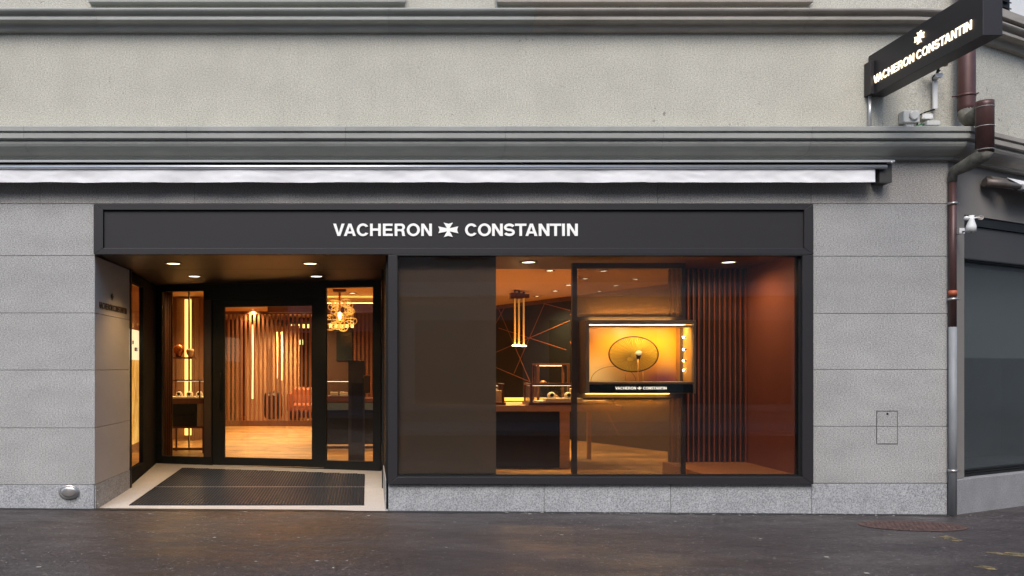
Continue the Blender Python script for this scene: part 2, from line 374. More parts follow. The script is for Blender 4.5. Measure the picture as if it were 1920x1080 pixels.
# tar seam along the wall foot and bits on the pavement
TAR = pm('tar_seam', (.014,.014,.015), .55, var=.3, vscale=8)
m = M(); pts = []
for i in range(121):
    x = -4.6+11.0*i/120; pts.append((x, -.075-.04*random.random()-.02*math.sin(x*2.1)))
v = [(x, .03, gz(x)+.004) for x, y in pts]+[(x, y, gz(x)+.004) for x, y in pts]
m.add(v, [(i, i+121, i+122, i+1) for i in range(120)])
tag(m.build('tar_seam', TAR), 'dark tar joint where the pavement meets the facade', None, None, 'structure')
FLECK = pm('pale_fleck', (.42,.40,.36), .7, var=.4, vscale=6, fine=.3, fscale=30)
m = M()
for i in range(460):
    x = random.uniform(-4.6,8); y = -3.1*random.random()**1.25-.05
    big = random.random() < .2
    if i > 340: x, y, big = random.uniform(1.5,7), -random.uniform(.03,.16), random.random() < .3
    r = random.uniform(.010,.024) if big else random.uniform(.003,.008)
    a0 = random.random()*6; k = random.randint(5,7); el = random.uniform(.5,1)
    ring = [(x+r*random.uniform(.7,1.2)*math.cos(a0+j*6.283/k), y+el*r*random.uniform(.7,1.2)*math.sin(a0+j*6.283/k)) for j in range(k)]
    m.add([(a,b,gz(a)+.0045) for a,b in ring]+[(x,y,gz(x)+.007)], [(j,(j+1)%k,k) for j in range(k)])
tag(m.build('litter', FLECK), 'small pale flecks of gum, grit and leaf bits on the asphalt', None, None, 'stuff')
def patch(label, px, py, rx, ry, mat, seed, rot=0, name='paint_mark', cat='road marking'):
    rnd = random.Random(seed); dep = FPX*(EYE-gz(6))/(py-690); Y = dep-9.41; x = (px-690)*dep/FPX; k = 18
    m = M(); ring = []
    for j in range(k):
        q = 6.283*j/k; f = rnd.uniform(.62,1.12); a, b = rx*f*math.cos(q), ry*f*math.sin(q)
        ring.append((x+a*math.cos(rot)-b*math.sin(rot), Y+a*math.sin(rot)+b*math.cos(rot)))
    m.add([(a,b,gz(a)+.005) for a,b in ring]+[(x,Y,gz(x)+.006)], [(j,(j+1)%k,k) for j in range(k)])
    return tag(m.build(name, mat), label, cat, 'worn yellow marks on the pavement')
patch('short worn yellow paint mark just below the rusty manhole cover', 1781, 1011, .075, .17, YELLOW, 3, -.2)
patch('long curved yellow paint streak at the right edge of the pavement', 1906, 1042, .22, .10, YELLOW, 5, -.3)
patch('faint yellow paint smudge at the bottom right of the pavement', 1846, 1066, .09, .10, YELLOW, 9, .2)

# ------------------------------------------------------------------ the corner building
B = thing('corner_building', 'pale stucco and grey stone corner building with moulded cornices above the watch shop', 'building', (0,0,0), kind='thing')
LX = -9.0
# backing walls
m = M(); m.box(LX,-3.045,.012,.3,-.5,3.87); m.box(-3.045,4.89,.012,.3,3.385,3.87); m.box(4.89,CX-.02,.012,.3,-.5,3.87); m.box(.24,4.89,.012,.09,-.5,.36)
m.box(-3.3,-3.045,.3,1.36,-.5,3.0)
m.build('backing_wall', MORTAR, B)
# frieze slabs under the cornice
J = [LX,-7.4,-5.5,X(75),X(365),X(655),X(945),X(1233),X(1521),CX]
for a, b in zip(J, J[1:]):
    if b == CX: continue
    box('facade_stone', TOPSTONE, B, a+.0015, b-.0015, 0, .012, 3.395, 3.885, bevel=.002)
box('facade_stone', TOPSTONE, B, X(1521)+.0015, CX-.002, 0, .012, 3.395, 3.885, bevel=.002)
CR = [3.395-.003, Z(479.5), Z(587), Z(694), Z(802.5), Z(909)]
for a, b in zip(CR, CR[1:]):
    box('facade_stone', STONE, B, LX, -6.1, 0, .012, b+.0025, a-.0025, bevel=.0025)
    box('facade_stone', STONE, B, -6.092, -3.013, 0, .012, b+.0025, a-.0025, bevel=.0025)
    if a < 3.3:
        box('facade_stone', JAMBSTONE, B, -3.045, -3.012, .014, 1.365, b+.0025, min(a,2.83)-.0025, bevel=.002)
    else:
        pass
CR2 = [3.392, Z(480.5), Z(588), Z(693), Z(799.5), Z(906)]
for a, b in zip(CR2, CR2[1:]):
    box('facade_stone', STONE, B, X(1521)+.003, CX-.004, 0, .012, b+.0025, a-.0025, bevel=.0025)
# plinth
for a, b, t in ((LX,-6.1,Z(909)),(-6.095,-3.02,Z(909)),(.225,X(1020),Z(908)),(X(1020)+.004,X(1257),Z(907.5)),(X(1257)+.004,X(1521),Z(907)),(X(1521)+.004,CX-.01,Z(906.5))):
    box('plinth_stone', GRANITE, B, a, b, -.004, .014, -.5, t-.003, bevel=.003)
box('plinth_stone', GRANITE, B, -3.045,-3.006,.016,1.365,-.5,Z(909)-.003, bevel=.002)
# upper wall with rounded corner
t0 = .55; r0 = t0/math.tan(TH/2)
arc = [(CX-t0+r0*math.sin(TH*i/10), r0-r0*math.cos(TH*i/10)) for i in range(11)]
RL = 9.0
outer = [(LX,0)]+arc+[(CX+DX*RL, DY*RL)]
inner = [(CX+DX*RL-.3*DY, DY*RL+.3*DX)]+[(p[0]-.1, p[1]+.3) for p in arc[::-1]]+[(LX,.3)]
TOP = 9.6
poly = outer+inner
mm = M(); nO = len(outer)
for k, (zz0, zz1) in enumerate([(3.885, TOP)]):
    v = [(p[0],p[1],zz0) for p in poly]+[(p[0],p[1],zz1) for p in poly]; n = len(poly)
    mm.add(v, [(i,(i+1)%n,(i+1)%n+n,i+n) for i in range(n)])
    quads = []
    for i in range(nO-1): quads.append((i, i+1, n-2-i, n-1-i))
    mm.add([(p[0],p[1],zz1) for p in poly], quads); mm.add([(p[0],p[1],zz0) for p in poly], [q[::-1] for q in quads])
# stucco with dark specks and streaks of its own
mat = STUCCO; n_ = mat.node_tree.nodes; l_ = mat.node_tree.links; p_ = n_['Principled BSDF']; tc = n_.new('ShaderNodeTexCoord')
src = p_.inputs['Base Color'].links[0].from_socket
sp = ramp(tex(17, 3, .6), [(.61,(0,0,0)),(.68,(.7,.7,.7))]); cl = ramp(tex(1.3, 3, .6), [(.56,(0,0,0)),(.64,(1,1,1))])
ms = mixc(sp, cl, 1.0, 'MULTIPLY')
stk = ramp(tex(2.2, 5, .7, stretch=(1,1,.22)), [(.50,(0,0,0)),(.75,(.35,.35,.35))])
src2 = mixc(src, (.36,.34,.29,1), stk)
l_.new(mixc(src2, (.14,.115,.10,1), ms), p_.inputs['Base Color'])
mm.build('stucco_wall', STUCCO, B)
m = M(); m.box(LX,LX+.3,.3,17,-.5,TOP); m.box(LX,14.3,17,17.3,-.5,TOP); m.box(14.0,14.3,4.4,17,-.5,TOP); m.box(LX,14.3,.31,17.3,TOP,TOP+.2)
m.build('rear_wall', STUCCO, B)
# cornices: lower
T2 = math.tan(TH/2)
P1 = [(-.01,4.205),(.02,4.195),(.262,4.172),(.268,4.166),(.268,4.122),(.262,4.117),(.243,4.113),(.243,4.102),(.256,4.098),(.256,4.048),(.25,4.042),(.215,4.036),(.213,4.022),(.222,4.012),(.220,3.998),(.205,3.972),(.178,3.945),(.148,3.925),(.12,3.912),(.095,3.905),(.078,3.898),(.075,3.885),(.062,3.880),(.058,3.868),(-.01,3.866)]
P2 = [(-.01,5.505),(.05,5.492),(.19,5.472),(.208,5.462),(.21,5.447),(.20,5.432),(.175,5.418),(.15,5.408),(.142,5.398),(.142,5.390),(.165,5.386),(.172,5.378),(.172,5.352),(.166,5.346),(.10,5.340),(.085,5.325),(.07,5.29),(.055,5.275),(-.01,5.27)]
def cornice_run(prof, joints, mat, name, endmitre):
    for i, (a, b) in enumerate(zip(joints, joints[1:])):
        last = endmitre and i == len(joints)-2
        M().profile(prof, lambda p, a=a: a+.0012, (lambda p, b=b: b+p*T2) if last else (lambda p, b=b: b-.0012)).build(name, mat, B, bevel=0)
cornice_run(P1, [LX,-7.5,-5.6,X(62),X(359),X(649),X(941),X(1229),X(1500),CX], CORNICE, 'cornice_stone', True)
# upper string course follows the rounded corner: swept along the plan line
def sweep_plan(prof, path, name, mat, parent):
    m = M(); n = len(prof); rings = []
    for i, p in enumerate(path):
        a = Vector(path[max(0,i-1)]); b = Vector(path[min(len(path)-1,i+1)]); d = (b-a).normalized(); nn = Vector((d.y,-d.x))
        rings.append([(p[0]+nn.x*q, p[1]+nn.y*q, z) for q, z in prof])
    v = [q for r_ in rings for q in r_]; f = []
    for i in range(len(path)-1):
        for j in range(n): f.append((i*n+j,(i+1)*n+j,(i+1)*n+(j+1)%n,i*n+(j+1)%n))
    f += [tuple(range(n)), tuple(range(len(v)-1, len(v)-n-1, -1))]
    m.add(v, f); return m.build(name, mat, parent)
SJ = [LX,-6.5,-4.4,X(190),X(727),X(997),X(1185),X(1500)]
for a, b in zip(SJ, SJ[1:]):
    sweep_plan(P2, [(a+.001,0),(b-.001,0)], 'string_course_stone', CORNICE if b < 2.8 else CORNICE_R, B)
sweep_plan(P2, [(X(1500)+.001,0)]+arc+[(CX+DX*RL,DY*RL)], 'string_course_stone', CORNICE_R, B)
# windows above, only their sills reach into the picture
WINM = pm('upper_window_white', (.7,.7,.68), .5, var=.03)
UGL = pm('upper_window_glass', (.02,.025,.03), .05, var=.1)
for a, b in ((X(172),X(758)),(X(932),X(1516))):
    wd = box('window', WINM, B, a+.12,b-.12,-.012,-.001,5.72,7.9)
    nn = 2
    for i in range(nn):
        w0 = a+.18+(b-a-.36)*i/nn; w1 = a+.18+(b-a-.36)*(i+1)/nn-.06
        box('pane', UGL, wd, w0, w1, -.016,-.013, 5.8,7.82)
    M().box(a-.01,b+.01,-.088,.02,5.578,5.70).build('window_sill', CORNICE_R if a > 0 else CORNICE, wd, bevel=.006)
o = M().tube([(X(929.5),-.03,5.49),(X(929.5),-.03,7.9)], .012, 8).build('wall_conduit', WHITEM, B)

# right-hand angled facade
NB = thing('neighbour_facade', 'angled grey ground floor facade of the neighbouring shop past the drainpipe', 'building', (CX,0,0), TH, kind='thing')
L = dict(local=True)
RENDER = pm('grey_render', (.20,.185,.17), .9, var=.1, vscale=2, bump=.4, bscale=80, fine=.1, fscale=110)
m = M(); m.box(.0,.326,0,.25,.35,3.87); m.box(.326,3.6,0,.25,3.30,3.87); m.box(3.6,RL,0,.25,.35,3.87)
m.build('wall', RENDER, NB, **L)
box('plinth', pm('rough_plinth', (.25,.25,.255), .9, var=.15, vscale=3, fine=.22, fscale=70, bump=.4, bscale=60), NB, .02,RL,-.045,.25,-.5,.345, bevel=.006, **L)
pj = [0,1.9,4.0,6.2,RL]
for i, (a, b) in enumerate(zip(pj, pj[1:])):
    M().profile(P1, (lambda p: -p*T2+.001) if i == 0 else (lambda p, a=a: a+.001), lambda p, b=b: b-.001).build('cornice_stone', CORNICE_R, NB, **L)
def film_glass():
    m = sheer('filmed_glass', (.075,.085,.089), .55, .08); return m
NW = M().box(.33,.365,.06,.16,.42,2.79).box(3.56,3.6,.06,.16,.42,2.79).box(.33,3.6,.05,.16,.352,.375).box(.33,3.6,.06,.16,.382,.398).box(.33,3.6,.07,.16,.405,.42).build('shop_window', BLACKM, NB, **L)
box('pane', film_glass(), NW, .365,3.56,.10,.106,.42,2.79, **L)
box('fascia', pm('dark_grey_fascia', lin(64,62,62), .5, var=.05), NW, .33,3.6,.045,.16,2.825,3.19, **L)
m = M(); m.box(.33,3.6,.02,.16,3.195,3.298); m.box(.33,3.6,.03,.16,2.808,2.822); m.box(.33,3.6,.05,.16,2.792,2.804)
m.build('shutter_housing', BLACKM, NW, **L)
GREYI = pm('grey_interior', (.15,.18,.19), .8, var=.25, vscale=1.2)
m = M(); m.box(.26,3.7,1.2,1.3,-.1,3.3); m.box(.2,.3,.26,1.3,-.1,3.3); m.box(3.65,3.75,.26,1.3,-.1,3.3); m.box(.26,3.7,.16,1.3,.2,.35); m.box(.26,3.7,.17,1.3,3.0,3.2)
m.build('window_niche', GREYI, NB, **L)
CURT = pm('grey_curtain', (.15,.17,.17), .8, var=.15)
m = M()
for i in range(9): m.tube([(.9+.055*i,.55+.02*(i%2),1.66),(.9+.055*i,.55+.02*(i%2),2.95)], .032, 8)
m.build('curtain', CURT, NW, **L)
box('roller_blind', pm('grey_green_blind', (.30,.35,.35), .8, var=.06), NW, .40,3.5,.32,.325,1.70,2.78, **L)
# neighbour's folded awning
NA = thing('folded_awning', 'folded awning with pale grey fabric under the cornice over the neighbouring shop window', 'awning', (CX,0,0), TH)
M().tube([(.66,-.08,3.71),(3.5,-.08,3.71)], .045, 16).build('fabric_roll', pm('dark_rolled_fabric', (.09,.08,.07), .8), NA, **L)
box('front_bar', ALU, NA, 1.02,3.5,-.265,-.20,3.60,3.665, bevel=.008, **L)
M().add([(1.0,-.235,3.668),(3.5,-.235,3.668),(3.5,-.11,3.762),(1.0,-.11,3.762),(1.0,-.235,3.663),(3.5,-.235,3.663),(3.5,-.11,3.757),(1.0,-.11,3.757)], [(0,1,2,3),(7,6,5,4),(0,4,5,1),(3,2,6,7),(0,3,7,4),(1,5,6,2)]).build('fabric', pm('pale_awning_sheet', (.66,.66,.67), .8), NA, **L)
M().tube([(.62,-.06,3.68),(.8,-.16,3.66),(1.02,-.22,3.64)], [.05,.045,.03], 10).tube([(.95,-.2,3.63),(1.3,-.1,3.63)], .022, 10).build('folding_arm', pm('tarnished_arm', (.13,.11,.095), .5, metal=.3, var=.3, vscale=12), NA, **L)
# upper window of the angled facade
NU = thing('shuttered_window', 'white framed upper window with a dark louvred shutter at the top right corner', 'window', (CX,0,0), TH, kind='thing')
box('frame', WINM, NU, 1.20,2.3,-.03,-.001,5.66,7.6, **L)
sh = box('shutter', BLACKM, NU, .72,1.18,-.05,-.002,5.62,7.6, **L)
for k in range(8): M().obox((.95,-.058,5.68+.07*k), (1,0,0), (0,1,.7), (0,-.7,1), .2, .03, .006).build('slat', pm('shutter_slat', (.05,.048,.045), .6) if k == 0 else sh.children[0].active_material, sh, **L)
box('sill', CORNICE_R, NU, .6,2.5,-.22,0,5.505,5.60, bevel=.006, **L)

# ------------------------------------------------------------------ entrance recess
FL = lambda y: .012+.035*y
def wl_(u, off=0):   # door wall line: point at distance u, off metres behind it
    return (-3.2+.9759*u+.2181*off, 3.56-.2181*u+.9759*off)
def du(px): return ((px-690)*12.97+5120)/(1561.4+.2181*(px-690))
a, b = wl_(-.02), wl_(3.5)
def slope_slab(name, pts, mat, parent, thick=.2, lift=0, label=None):
    n = len(pts); m = M(); m.add([(x,y,FL(y)+lift) for x,y in pts]+[(x,y,FL(y)+lift-thick) for x,y in pts], [tuple(range(n)), tuple(range(2*n-1,n-1,-1))]+[(i,i+n,(i+1)%n+n,(i+1)%n) for i in range(n)])
    o = m.build(name, mat, parent); 
    if label: o['label'] = label
    return o
ENF = thing('entrance_floor', 'pale stone entrance floor sloping up to the glass doors', None, (0,0,0), kind='structure')
slope_slab('floor_slab', [(-3.03,-.03),(.22,-.03),(.22,1.42),(-3.03,1.42)], TERRAZZO, ENF)
slope_slab('floor_slab', [(-3.08,1.424),(.22,1.424),(b[0]+.05,b[1]+.05),(a[0]-.2,a[1]+.08)], TERRAZZO, ENF)
# door mat in two sections, each a grid of rubber bars
MAT = thing('door_mat', 'black ribbed rubber door mat in two sections on the pale entrance floor', 'door mat', (-1.4,1.4,FL(1.4)))
def backedge(x): return 3.02-.21*(x+2.70)
def mat_section(y0, y1f):
    m = M(); x0, x1 = -2.70, -.055; pitch = .036
    n = int((x1-x0)/pitch)
    for i in range(n+1):
        x = x0+i*pitch; ye = y1f(x)
        m.add([(x-.006,y0,FL(y0)+.012),(x+.006,y0,FL(y0)+.012),(x+.006,ye,FL(ye)+.012),(x-.006,ye,FL(ye)+.012),(x-.009,y0,FL(y0)+.001),(x+.009,y0,FL(y0)+.001),(x+.009,ye,FL(ye)+.001),(x-.009,ye,FL(ye)+.001)], [(0,1,2,3),(4,0,3,7),(1,5,6,2),(0,4,5,1),(3,2,6,7)])
    y = y0
    while y < y1f(x0)-.01:
        xe = x1 if y < y1f(x1)-.01 else x0+(3.02-y)/.21
        xe = min(x1, xe); h = FL(y)+.013
        m.add([(x0,y,h),(xe,y,h),(xe,y+.014,h),(x0,y+.014,h),(x0,y-.003,h-.013),(xe,y-.003,h-.013)], [(0,1,2,3),(4,5,1,0)])
        y += .05
    return m.build('mat_section', RUBBER, MAT)
def mat_tray(y0, y1f, name='mat_backing'):
    pts = [(-2.712,y0-.008),(-.043,y0-.008),(-.043,y1f(-.05)+.008),(-2.712,y1f(-2.70)+.008)]
    return slope_slab(name, pts, pm('mat_backing', (.012,.012,.013), .6) , MAT, .004, .004)
mat_section(.27, lambda x: 1.405); mat_tray(.27, lambda x: 1.405)
mat_section(1.435, backedge); mat_tray(1.435, backedge)
m = M(); m.box(-2.712,-.043,1.409,1.427,FL(1.4)+.003,FL(1.4)+.015); m.build('dividing_strip', STEEL, MAT)
# soffit, tracks, right jamb
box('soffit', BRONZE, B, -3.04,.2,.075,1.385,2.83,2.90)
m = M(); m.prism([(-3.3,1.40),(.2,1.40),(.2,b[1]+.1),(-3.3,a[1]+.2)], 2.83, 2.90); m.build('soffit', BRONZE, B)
box('shutter_track', BLACKM, B, -3.011,-2.999,1.368,1.43,FL(1.4),2.828); box('shutter_track', BLACKM, B, .176,.198,1.368,1.43,FL(1.4),2.828)
box('entrance_side_panel', BLACKM, B, .20,.30,.075,2.95,-.1,2.828)
box('jamb_foot', GRANITE, B, .19,.2,.0,1.36,-.1,FL(0)+.34)
m = M(); m.lathe((-3.004,.12,.32),[(.012,0),(.012,.001),(.004,.002)],10,'z')
# engraved lettering on the jamb
JL = thing('jamb_lettering', 'small dark metal shop name and cross fixed to the stone side wall of the entrance', 'lettering', (-3.006,.8,2.25))
def ydep(px): return 3.006*FPX/(690-px)-9.41
ya, yb = ydep(186), ydep(237.5)
capj = .072
letters(JL, LAY2, (-3.004, ya, Z(584,.7)), (0,1,0), capj, DARKLET, .003, sx=(yb-ya)/(LEN2*capj))
letters(JL, [('+',0)], (-3.004, ydep(208), Z(562.5,.7)-.0), (0,1,0), capj*.9, DARKLET, .003, sx=.9)

# ------------------------------------------------------------------ fascia sign
S = thing('fascia_sign', 'wide anthracite fascia with white shop name and cross above door and window', 'sign', (.94,-.03,2.83), kind='thing')
YF = -.05
x0, x1, z1, z0 = X(178), X(1521), Z(384), Z(478)
box('panel', PANELM, S, x0+.11, x1-.1, -.022, .07, Z(466), Z(395.5))
def frame_bars(parent, x0, x1, z0, z1, wl, wr, wb, wt, y0, y1, mat, name='frame_bar'):
    def quadbar(q):
        m = M(); m.add([(a,y0,b) for a,b in q]+[(a,y1,b) for a,b in q], [(0,1,2,3),(7,6,5,4),(0,4,5,1),(1,5,6,2),(2,6,7,3),(3,7,4,0)]); m.build(name, mat, parent, bevel=.003)
    e = .0006
    quadbar([(x0,z1),(x1,z1),(x1-wr-e,z1-wt),(x0+wl+e,z1-wt)])
    quadbar([(x0,z0),(x1,z0),(x1-wr-e,z0+wb),(x0+wl+e,z0+wb)])
    quadbar([(x0,z0+2*e),(x0+wl,z0+wb+2*e),(x0+wl,z1-wt-2*e),(x0,z1-2*e)])
    quadbar([(x1,z0+2*e),(x1-wr,z0+wb+2*e),(x1-wr,z1-wt-2*e),(x1,z1-2*e)])
frame_bars(S, x0, x1, z0, z1, .105, .10, .068, .064, YF, .07, FRAME)
cap = 22.9/170
letters(S, LAY, (X(625), -.028, Z(443.2)), (1,0,0), cap, LETTER, .012, sx=(1082-625)/170/(LEN1*cap))

# ------------------------------------------------------------------ display window
W = thing('display_window', 'large shop display window in a broad anthracite frame right of the entrance', 'window', (2.6,0,.3), kind='thing')
wx0, wx1, wz0, wz1 = X(727.5), X(1521), Z(907), Z(478)-.002
frame_bars(W, wx0, wx1, wz0, wz1, .103, .12, .08, .012, YF, .075, FRAME)
fr = M(); gx0, gx1, gz0, gz1 = wx0+.103, wx1-.12, wz0+.08, wz1-.012
fr.box(gx0,gx1,-.005,.07,gz0,gz0+.018).box(gx0,gx0+.012,-.005,.07,gz0+.018,gz1).box(gx1-.022,gx1,-.005,.07,gz0+.018,gz1)
fr.build('glazing_bead', BLACKM, W)
box('pane', GLASSW, W, gx0+.012, gx1-.022, .01, .022, gz0+.018, gz1)
# ------------------------------------------------------------------ entrance doors
EN = thing('entrance_door', 'black framed glass entrance door with two sidelights in the recess', 'door', (wl_(0)[0], wl_(0)[1], .0), -math.atan2(.2181,.9759), kind='thing')
u = du
G0, G1 = u(305), u(383); D0, D1 = u(421), u(585); Q0, Q1 = u(612), u(700); UE = 3.47
m = M()
m.box(-.14,UE,-.03,.05,.06,.125)
m.box(-.14,G0,-.03,.05,.125,2.828); m.box(G1,u(399),-.03,.05,.125,2.828); m.box(u(608.5),Q0,-.03,.05,.125,2.828); m.box(Q1,UE,-.03,.05,.125,2.828)
m.box(G0,G1,-.03,.05,2.735,2.828); m.box(Q0,Q1,-.03,.05,2.742,2.828)
m.box(u(399),u(608.5),-.035,.05,2.60,2.828)
m.box(G0,G1,-.03,.05,.125,.246); m.box(Q0,Q1,-.03,.05,.125,.238)
m.build('frame', BLACKM, EN, **L)
box('post_reflection', pm('post_reflection_brown', (.06,.035,.025), .35, var=.1), EN, u(384.5),u(397),-.036,-.031,.25,2.6, **L)  # brownish reflection on the left door post, painted as a lighter strip
for a_, b_, zb, zt in ((G0,G1,.246,2.735),(Q0,Q1,.238,2.742)):
    box('sidelight_pane', GLASSD, EN, a_, b_, .005, .017, zb, zt, **L)
dr = M(); E0, E1 = u(399)+.002, u(608.5)-.002
dr.box(E0,D0,-.012,.035,.135,2.599); dr.box(D1,E1,-.012,.035,.135,2.599); dr.box(D0,D1,-.012,.035,2.487,2.599); dr.box(D0,D1,-.012,.035,.135,.25)
dr = dr.build('door', BLACKM, EN, **L)
box('pane', GLASSD, dr, D0, D1, .006, .018, .25, 2.487, **L)
M().tube([(D0-.05,-.05,.95),(D0-.05,-.05,1.55)], .011, 10).tube([(D0-.05,-.05,1.0),(D0-.05,-.01,1.0)], .008, 8).tube([(D0-.05,-.05,1.5),(D0-.05,-.01,1.5)], .008, 8).build('handle', BLACKM, dr, **L)
box('threshold_strip', BRASS, EN, u(480),u(592),-.05,-.032,.10,.113, **L)
# side showcase glazing on the left of the recess
SVA = math.atan(.0813)
SV = thing('side_showcase', 'narrow glazed side showcase in black framing on the left inside the recess', 'showcase', (-3.04,1.432,0), SVA, kind='thing')
m = M(); m.box(-.06,0,0,.03,.03,2.828); m.box(-.06,0,1.03,2.12,.03,2.828); m.box(-.06,0,.03,1.03,2.70,2.828); m.box(-.06,0,.03,1.03,.03,.27)
m.build('frame', pm('matt_black_frame', (.009,.0095,.0095), .8, spec=.12), SV, **L)
box('pane', glass('antireflective_glass', (.96,.96,.96,1), .10), SV, -.035,-.025,.03,1.03,.27,2.70, **L)
PO = thing('advertising_poster', 'lit cream and gold advertising poster behind the narrow side showcase glass', 'poster', (-3.04,1.432,0), SVA)
box('board', emit('cream_poster', (.95,.78,.48), .75), PO, -.092,-.074,.04,1.22,1.69,2.10, **L)
pm_, n_, l_, p_ = newmat('poster_picture'); tc = n_.new('ShaderNodeTexCoord')
cc = ramp(tex(3, 4, .6, stretch=(1,9,1.2)), [(.3,(.22,.06,.01)),(.48,(.75,.36,.06)),(.62,(.85,.55,.16)),(.8,(.9,.72,.35))])
l_.new(cc, p_.inputs['Base Color']); l_.new(cc, p_.inputs['Emission Color']); p_.inputs['Emission Strength'].default_value = .6
box('picture', pm_, PO, -.092,-.074,.04,1.22,.55,1.688, **L)
for word, yy, zz in (([('O',0),('F',1.25)], .62, 1.90), ([('U',0),('R',1.0),('E',2.0),('S',2.95)], .78, 1.81)):
    for ch, x in word:
        o = bpy.data.objects.new('letter', glyph_mesh(ch, DARKLET, .08)); COL.objects.link(o); o.parent = PO
        o.rotation_euler = Matrix(((0,0,1),(1,0,0),(0,1,0))).to_euler(); o.location = (-.072, yy+x*.05, zz); o.scale = (.05,.05,.05)
# ------------------------------------------------------------------ awning over the shop
A = thing('awning', 'retracted awning with white scalloped fabric valance along the facade under the cornice', 'awning', (0,0,3.57))
AX = X(1677,-.29); A0 = -6.6
for a_, b_ in ((A0,X(60,-.28)),(X(60,-.28)+.003,X(875,-.28)),(X(875,-.28)+.003,AX)):
    m = M(); m.add([(q,y,z) for q in (a_,b_) for y,z in ((-.30,3.783),(-.30,3.806),(-.02,3.85),(-.02,3.83),(-.285,3.783))], [(0,1,2,3,4),(9,8,7,6,5),(0,5,6,1),(1,6,7,2),(2,7,8,3),(3,8,9,4),(4,9,5,0)])
    m.build('cover_profile', GUTTERM, A)
M().tube([(A0,-.27,3.735),(X(1662,-.27),-.27,3.735)], .024, 14).build('front_bar', ALU, A)
M().tube([(A0,-.12,3.72),(X(1640,-.12),-.12,3.72)], .05, 14).build('fabric_roll', pm('rolled_fabric', (.1,.1,.1), .8), A)
# valance: wavy hanging strip with thickness
m = M(); VX0, VX1 = A0, X(1641,-.27); NX, NZ = 700, 9
rows = []
from mathutils import noise as mnoise
def vy(x, t): return -.268+.020*(.2+.8*t)*mnoise.noise((x*1.9+t*.25, 3.1, 0))+.022*(.15+t*(1.3-t))*abs(mnoise.noise((x*3.6-t*.9, t*1.3, 7.7)))+.012*(.2+t*(1-t))*abs(mnoise.noise((x*7+t*1.5, t*1.8, 1.3)))
ztop = 3.713
def zb(x): return 3.572+.005*mnoise.noise((x*2.2,0,5))+.003*mnoise.noise((x*9,0,2))
vv = []
for side in (0, .003):
    for k in range(NZ):
        t = k/(NZ-1)
        for i in range(NX):
            x = VX0+(VX1-VX0)*i/(NX-1)
            vv.append((x, vy(x,t)+side, ztop+(zb(x)-ztop)*t))
ff = []
for sde in range(2):
    o_ = sde*NX*NZ
    for k in range(NZ-1):
        for i in range(NX-1):
            q = (o_+k*NX+i, o_+(k+1)*NX+i, o_+(k+1)*NX+i+1, o_+k*NX+i+1); ff.append(q if sde == 0 else q[::-1])
m.add(vv, ff, True); m.build('valance', FABRIC, A)
m = M(); m.box(X(1645,-.2),X(1668,-.2),-.24,-.002,3.575,3.78); m.build('end_bracket', pm('dark_awning_bracket', (.055,.052,.046), .5), A)
M().tube([(A0,-.2,3.79),(X(1662,-.2),-.2,3.79)], .012, 8).build('torsion_bar', BLACKM, A)
M().tube([(X(1671,-.29),-.30,3.79),(X(1671,-.29),-.30,3.765)], .012, 8).build('end_screw', STEEL, A)

A.location = (0, .085, 3.57+.017); A.scale = (1.0093, 1, 1)
# ------------------------------------------------------------------ projecting sign
PS = thing('projecting_sign', 'dark box sign projecting from the upper wall with glowing shop name and cross', 'sign', (5.6,0,4.56), kind='thing')
PY0, PY1, PX0, PX1, PZ0, PZ1 = -1.76, -.012, 5.512, 5.69, 4.563, 5.012
M().box(PX0,PX1,PY0,PY1,PZ0,PZ1).build('box', FRAME, PS, bevel=.004)
m = M(); m.box(PX0+.004,PX1-.004,PY1+.002,-.001,PZ0+.012,PZ1-.09); m.box(5.468,PX0-.0005,-.125,-.001,4.565,4.925); m.build('mounting_bracket', FRAME, PS, bevel=.003)
def py_(px): return 5.512*FPX/(px-690)-9.41
pa, pb = py_(1639), py_(1823)
pcap = .087
letters(PS, LAY2, (PX0-.006, pa, 4.672), (0,-1,0), pcap, LITLET, .006, sx=(pa-pb)/(LEN2*pcap))
letters(PS, [('+',0)], (PX0-.006, py_(1725)+.072, 4.832), (0,-1,0), .100, LITLET, .016, sx=.86)
# conduit below the sign, boxes, floodlight
o = M().tube([(X(1631,-.05),-.05,4.19),(X(1631,-.05),-.05,4.563)], .017, 12).build('conduit_pipe', pm('metal_conduit', (.55,.55,.56), .35, metal=.6), None)
tag(o, 'short galvanised conduit pipe standing on the cornice below the projecting sign', 'pipe')
JB = thing('junction_box', 'largest grey junction box with a round lid on the cornice below the projecting sign', 'junction box', (X(1699),-.05,4.24), group='electrical boxes on the cornice')
box('housing', GREYP, JB, X(1684),X(1714),-.10,-.004,4.262,4.392, bevel=.008)
M().lathe((X(1702),-.10,4.335), [(.05,0),(.05,.018),(.042,.024)], 20, 'y').build('lid', GREYP, JB)
box('foot', GREYP, JB, X(1692),X(1706),-.07,-.01,4.19,4.262)
JB2 = thing('junction_box', 'small flat white junction box on the wall, above the low grey box', 'junction box', (X(1736),-.02,4.3), group='electrical boxes on the cornice')
box('housing', WHITEM, JB2, X(1726),X(1746),-.035,-.004,4.318,4.375, bevel=.004)
m = M()
for a_ in (1728.5,1743.5):
    for z_ in (4.327,4.366): m.lathe((X(a_),-.035,z_), [(.005,0),(.005,.002)], 8, 'y')
m.build('screw', STEEL, JB2)
JB3 = thing('junction_box', 'low grey connector box lying on the cornice beside the drainpipe', 'junction box', (X(1745),-.08,4.2), group='electrical boxes on the cornice')
box('housing', GREYP, JB3, X(1733,-.1),X(1758,-.1),-.15,-.05,4.215,4.268, bevel=.008)
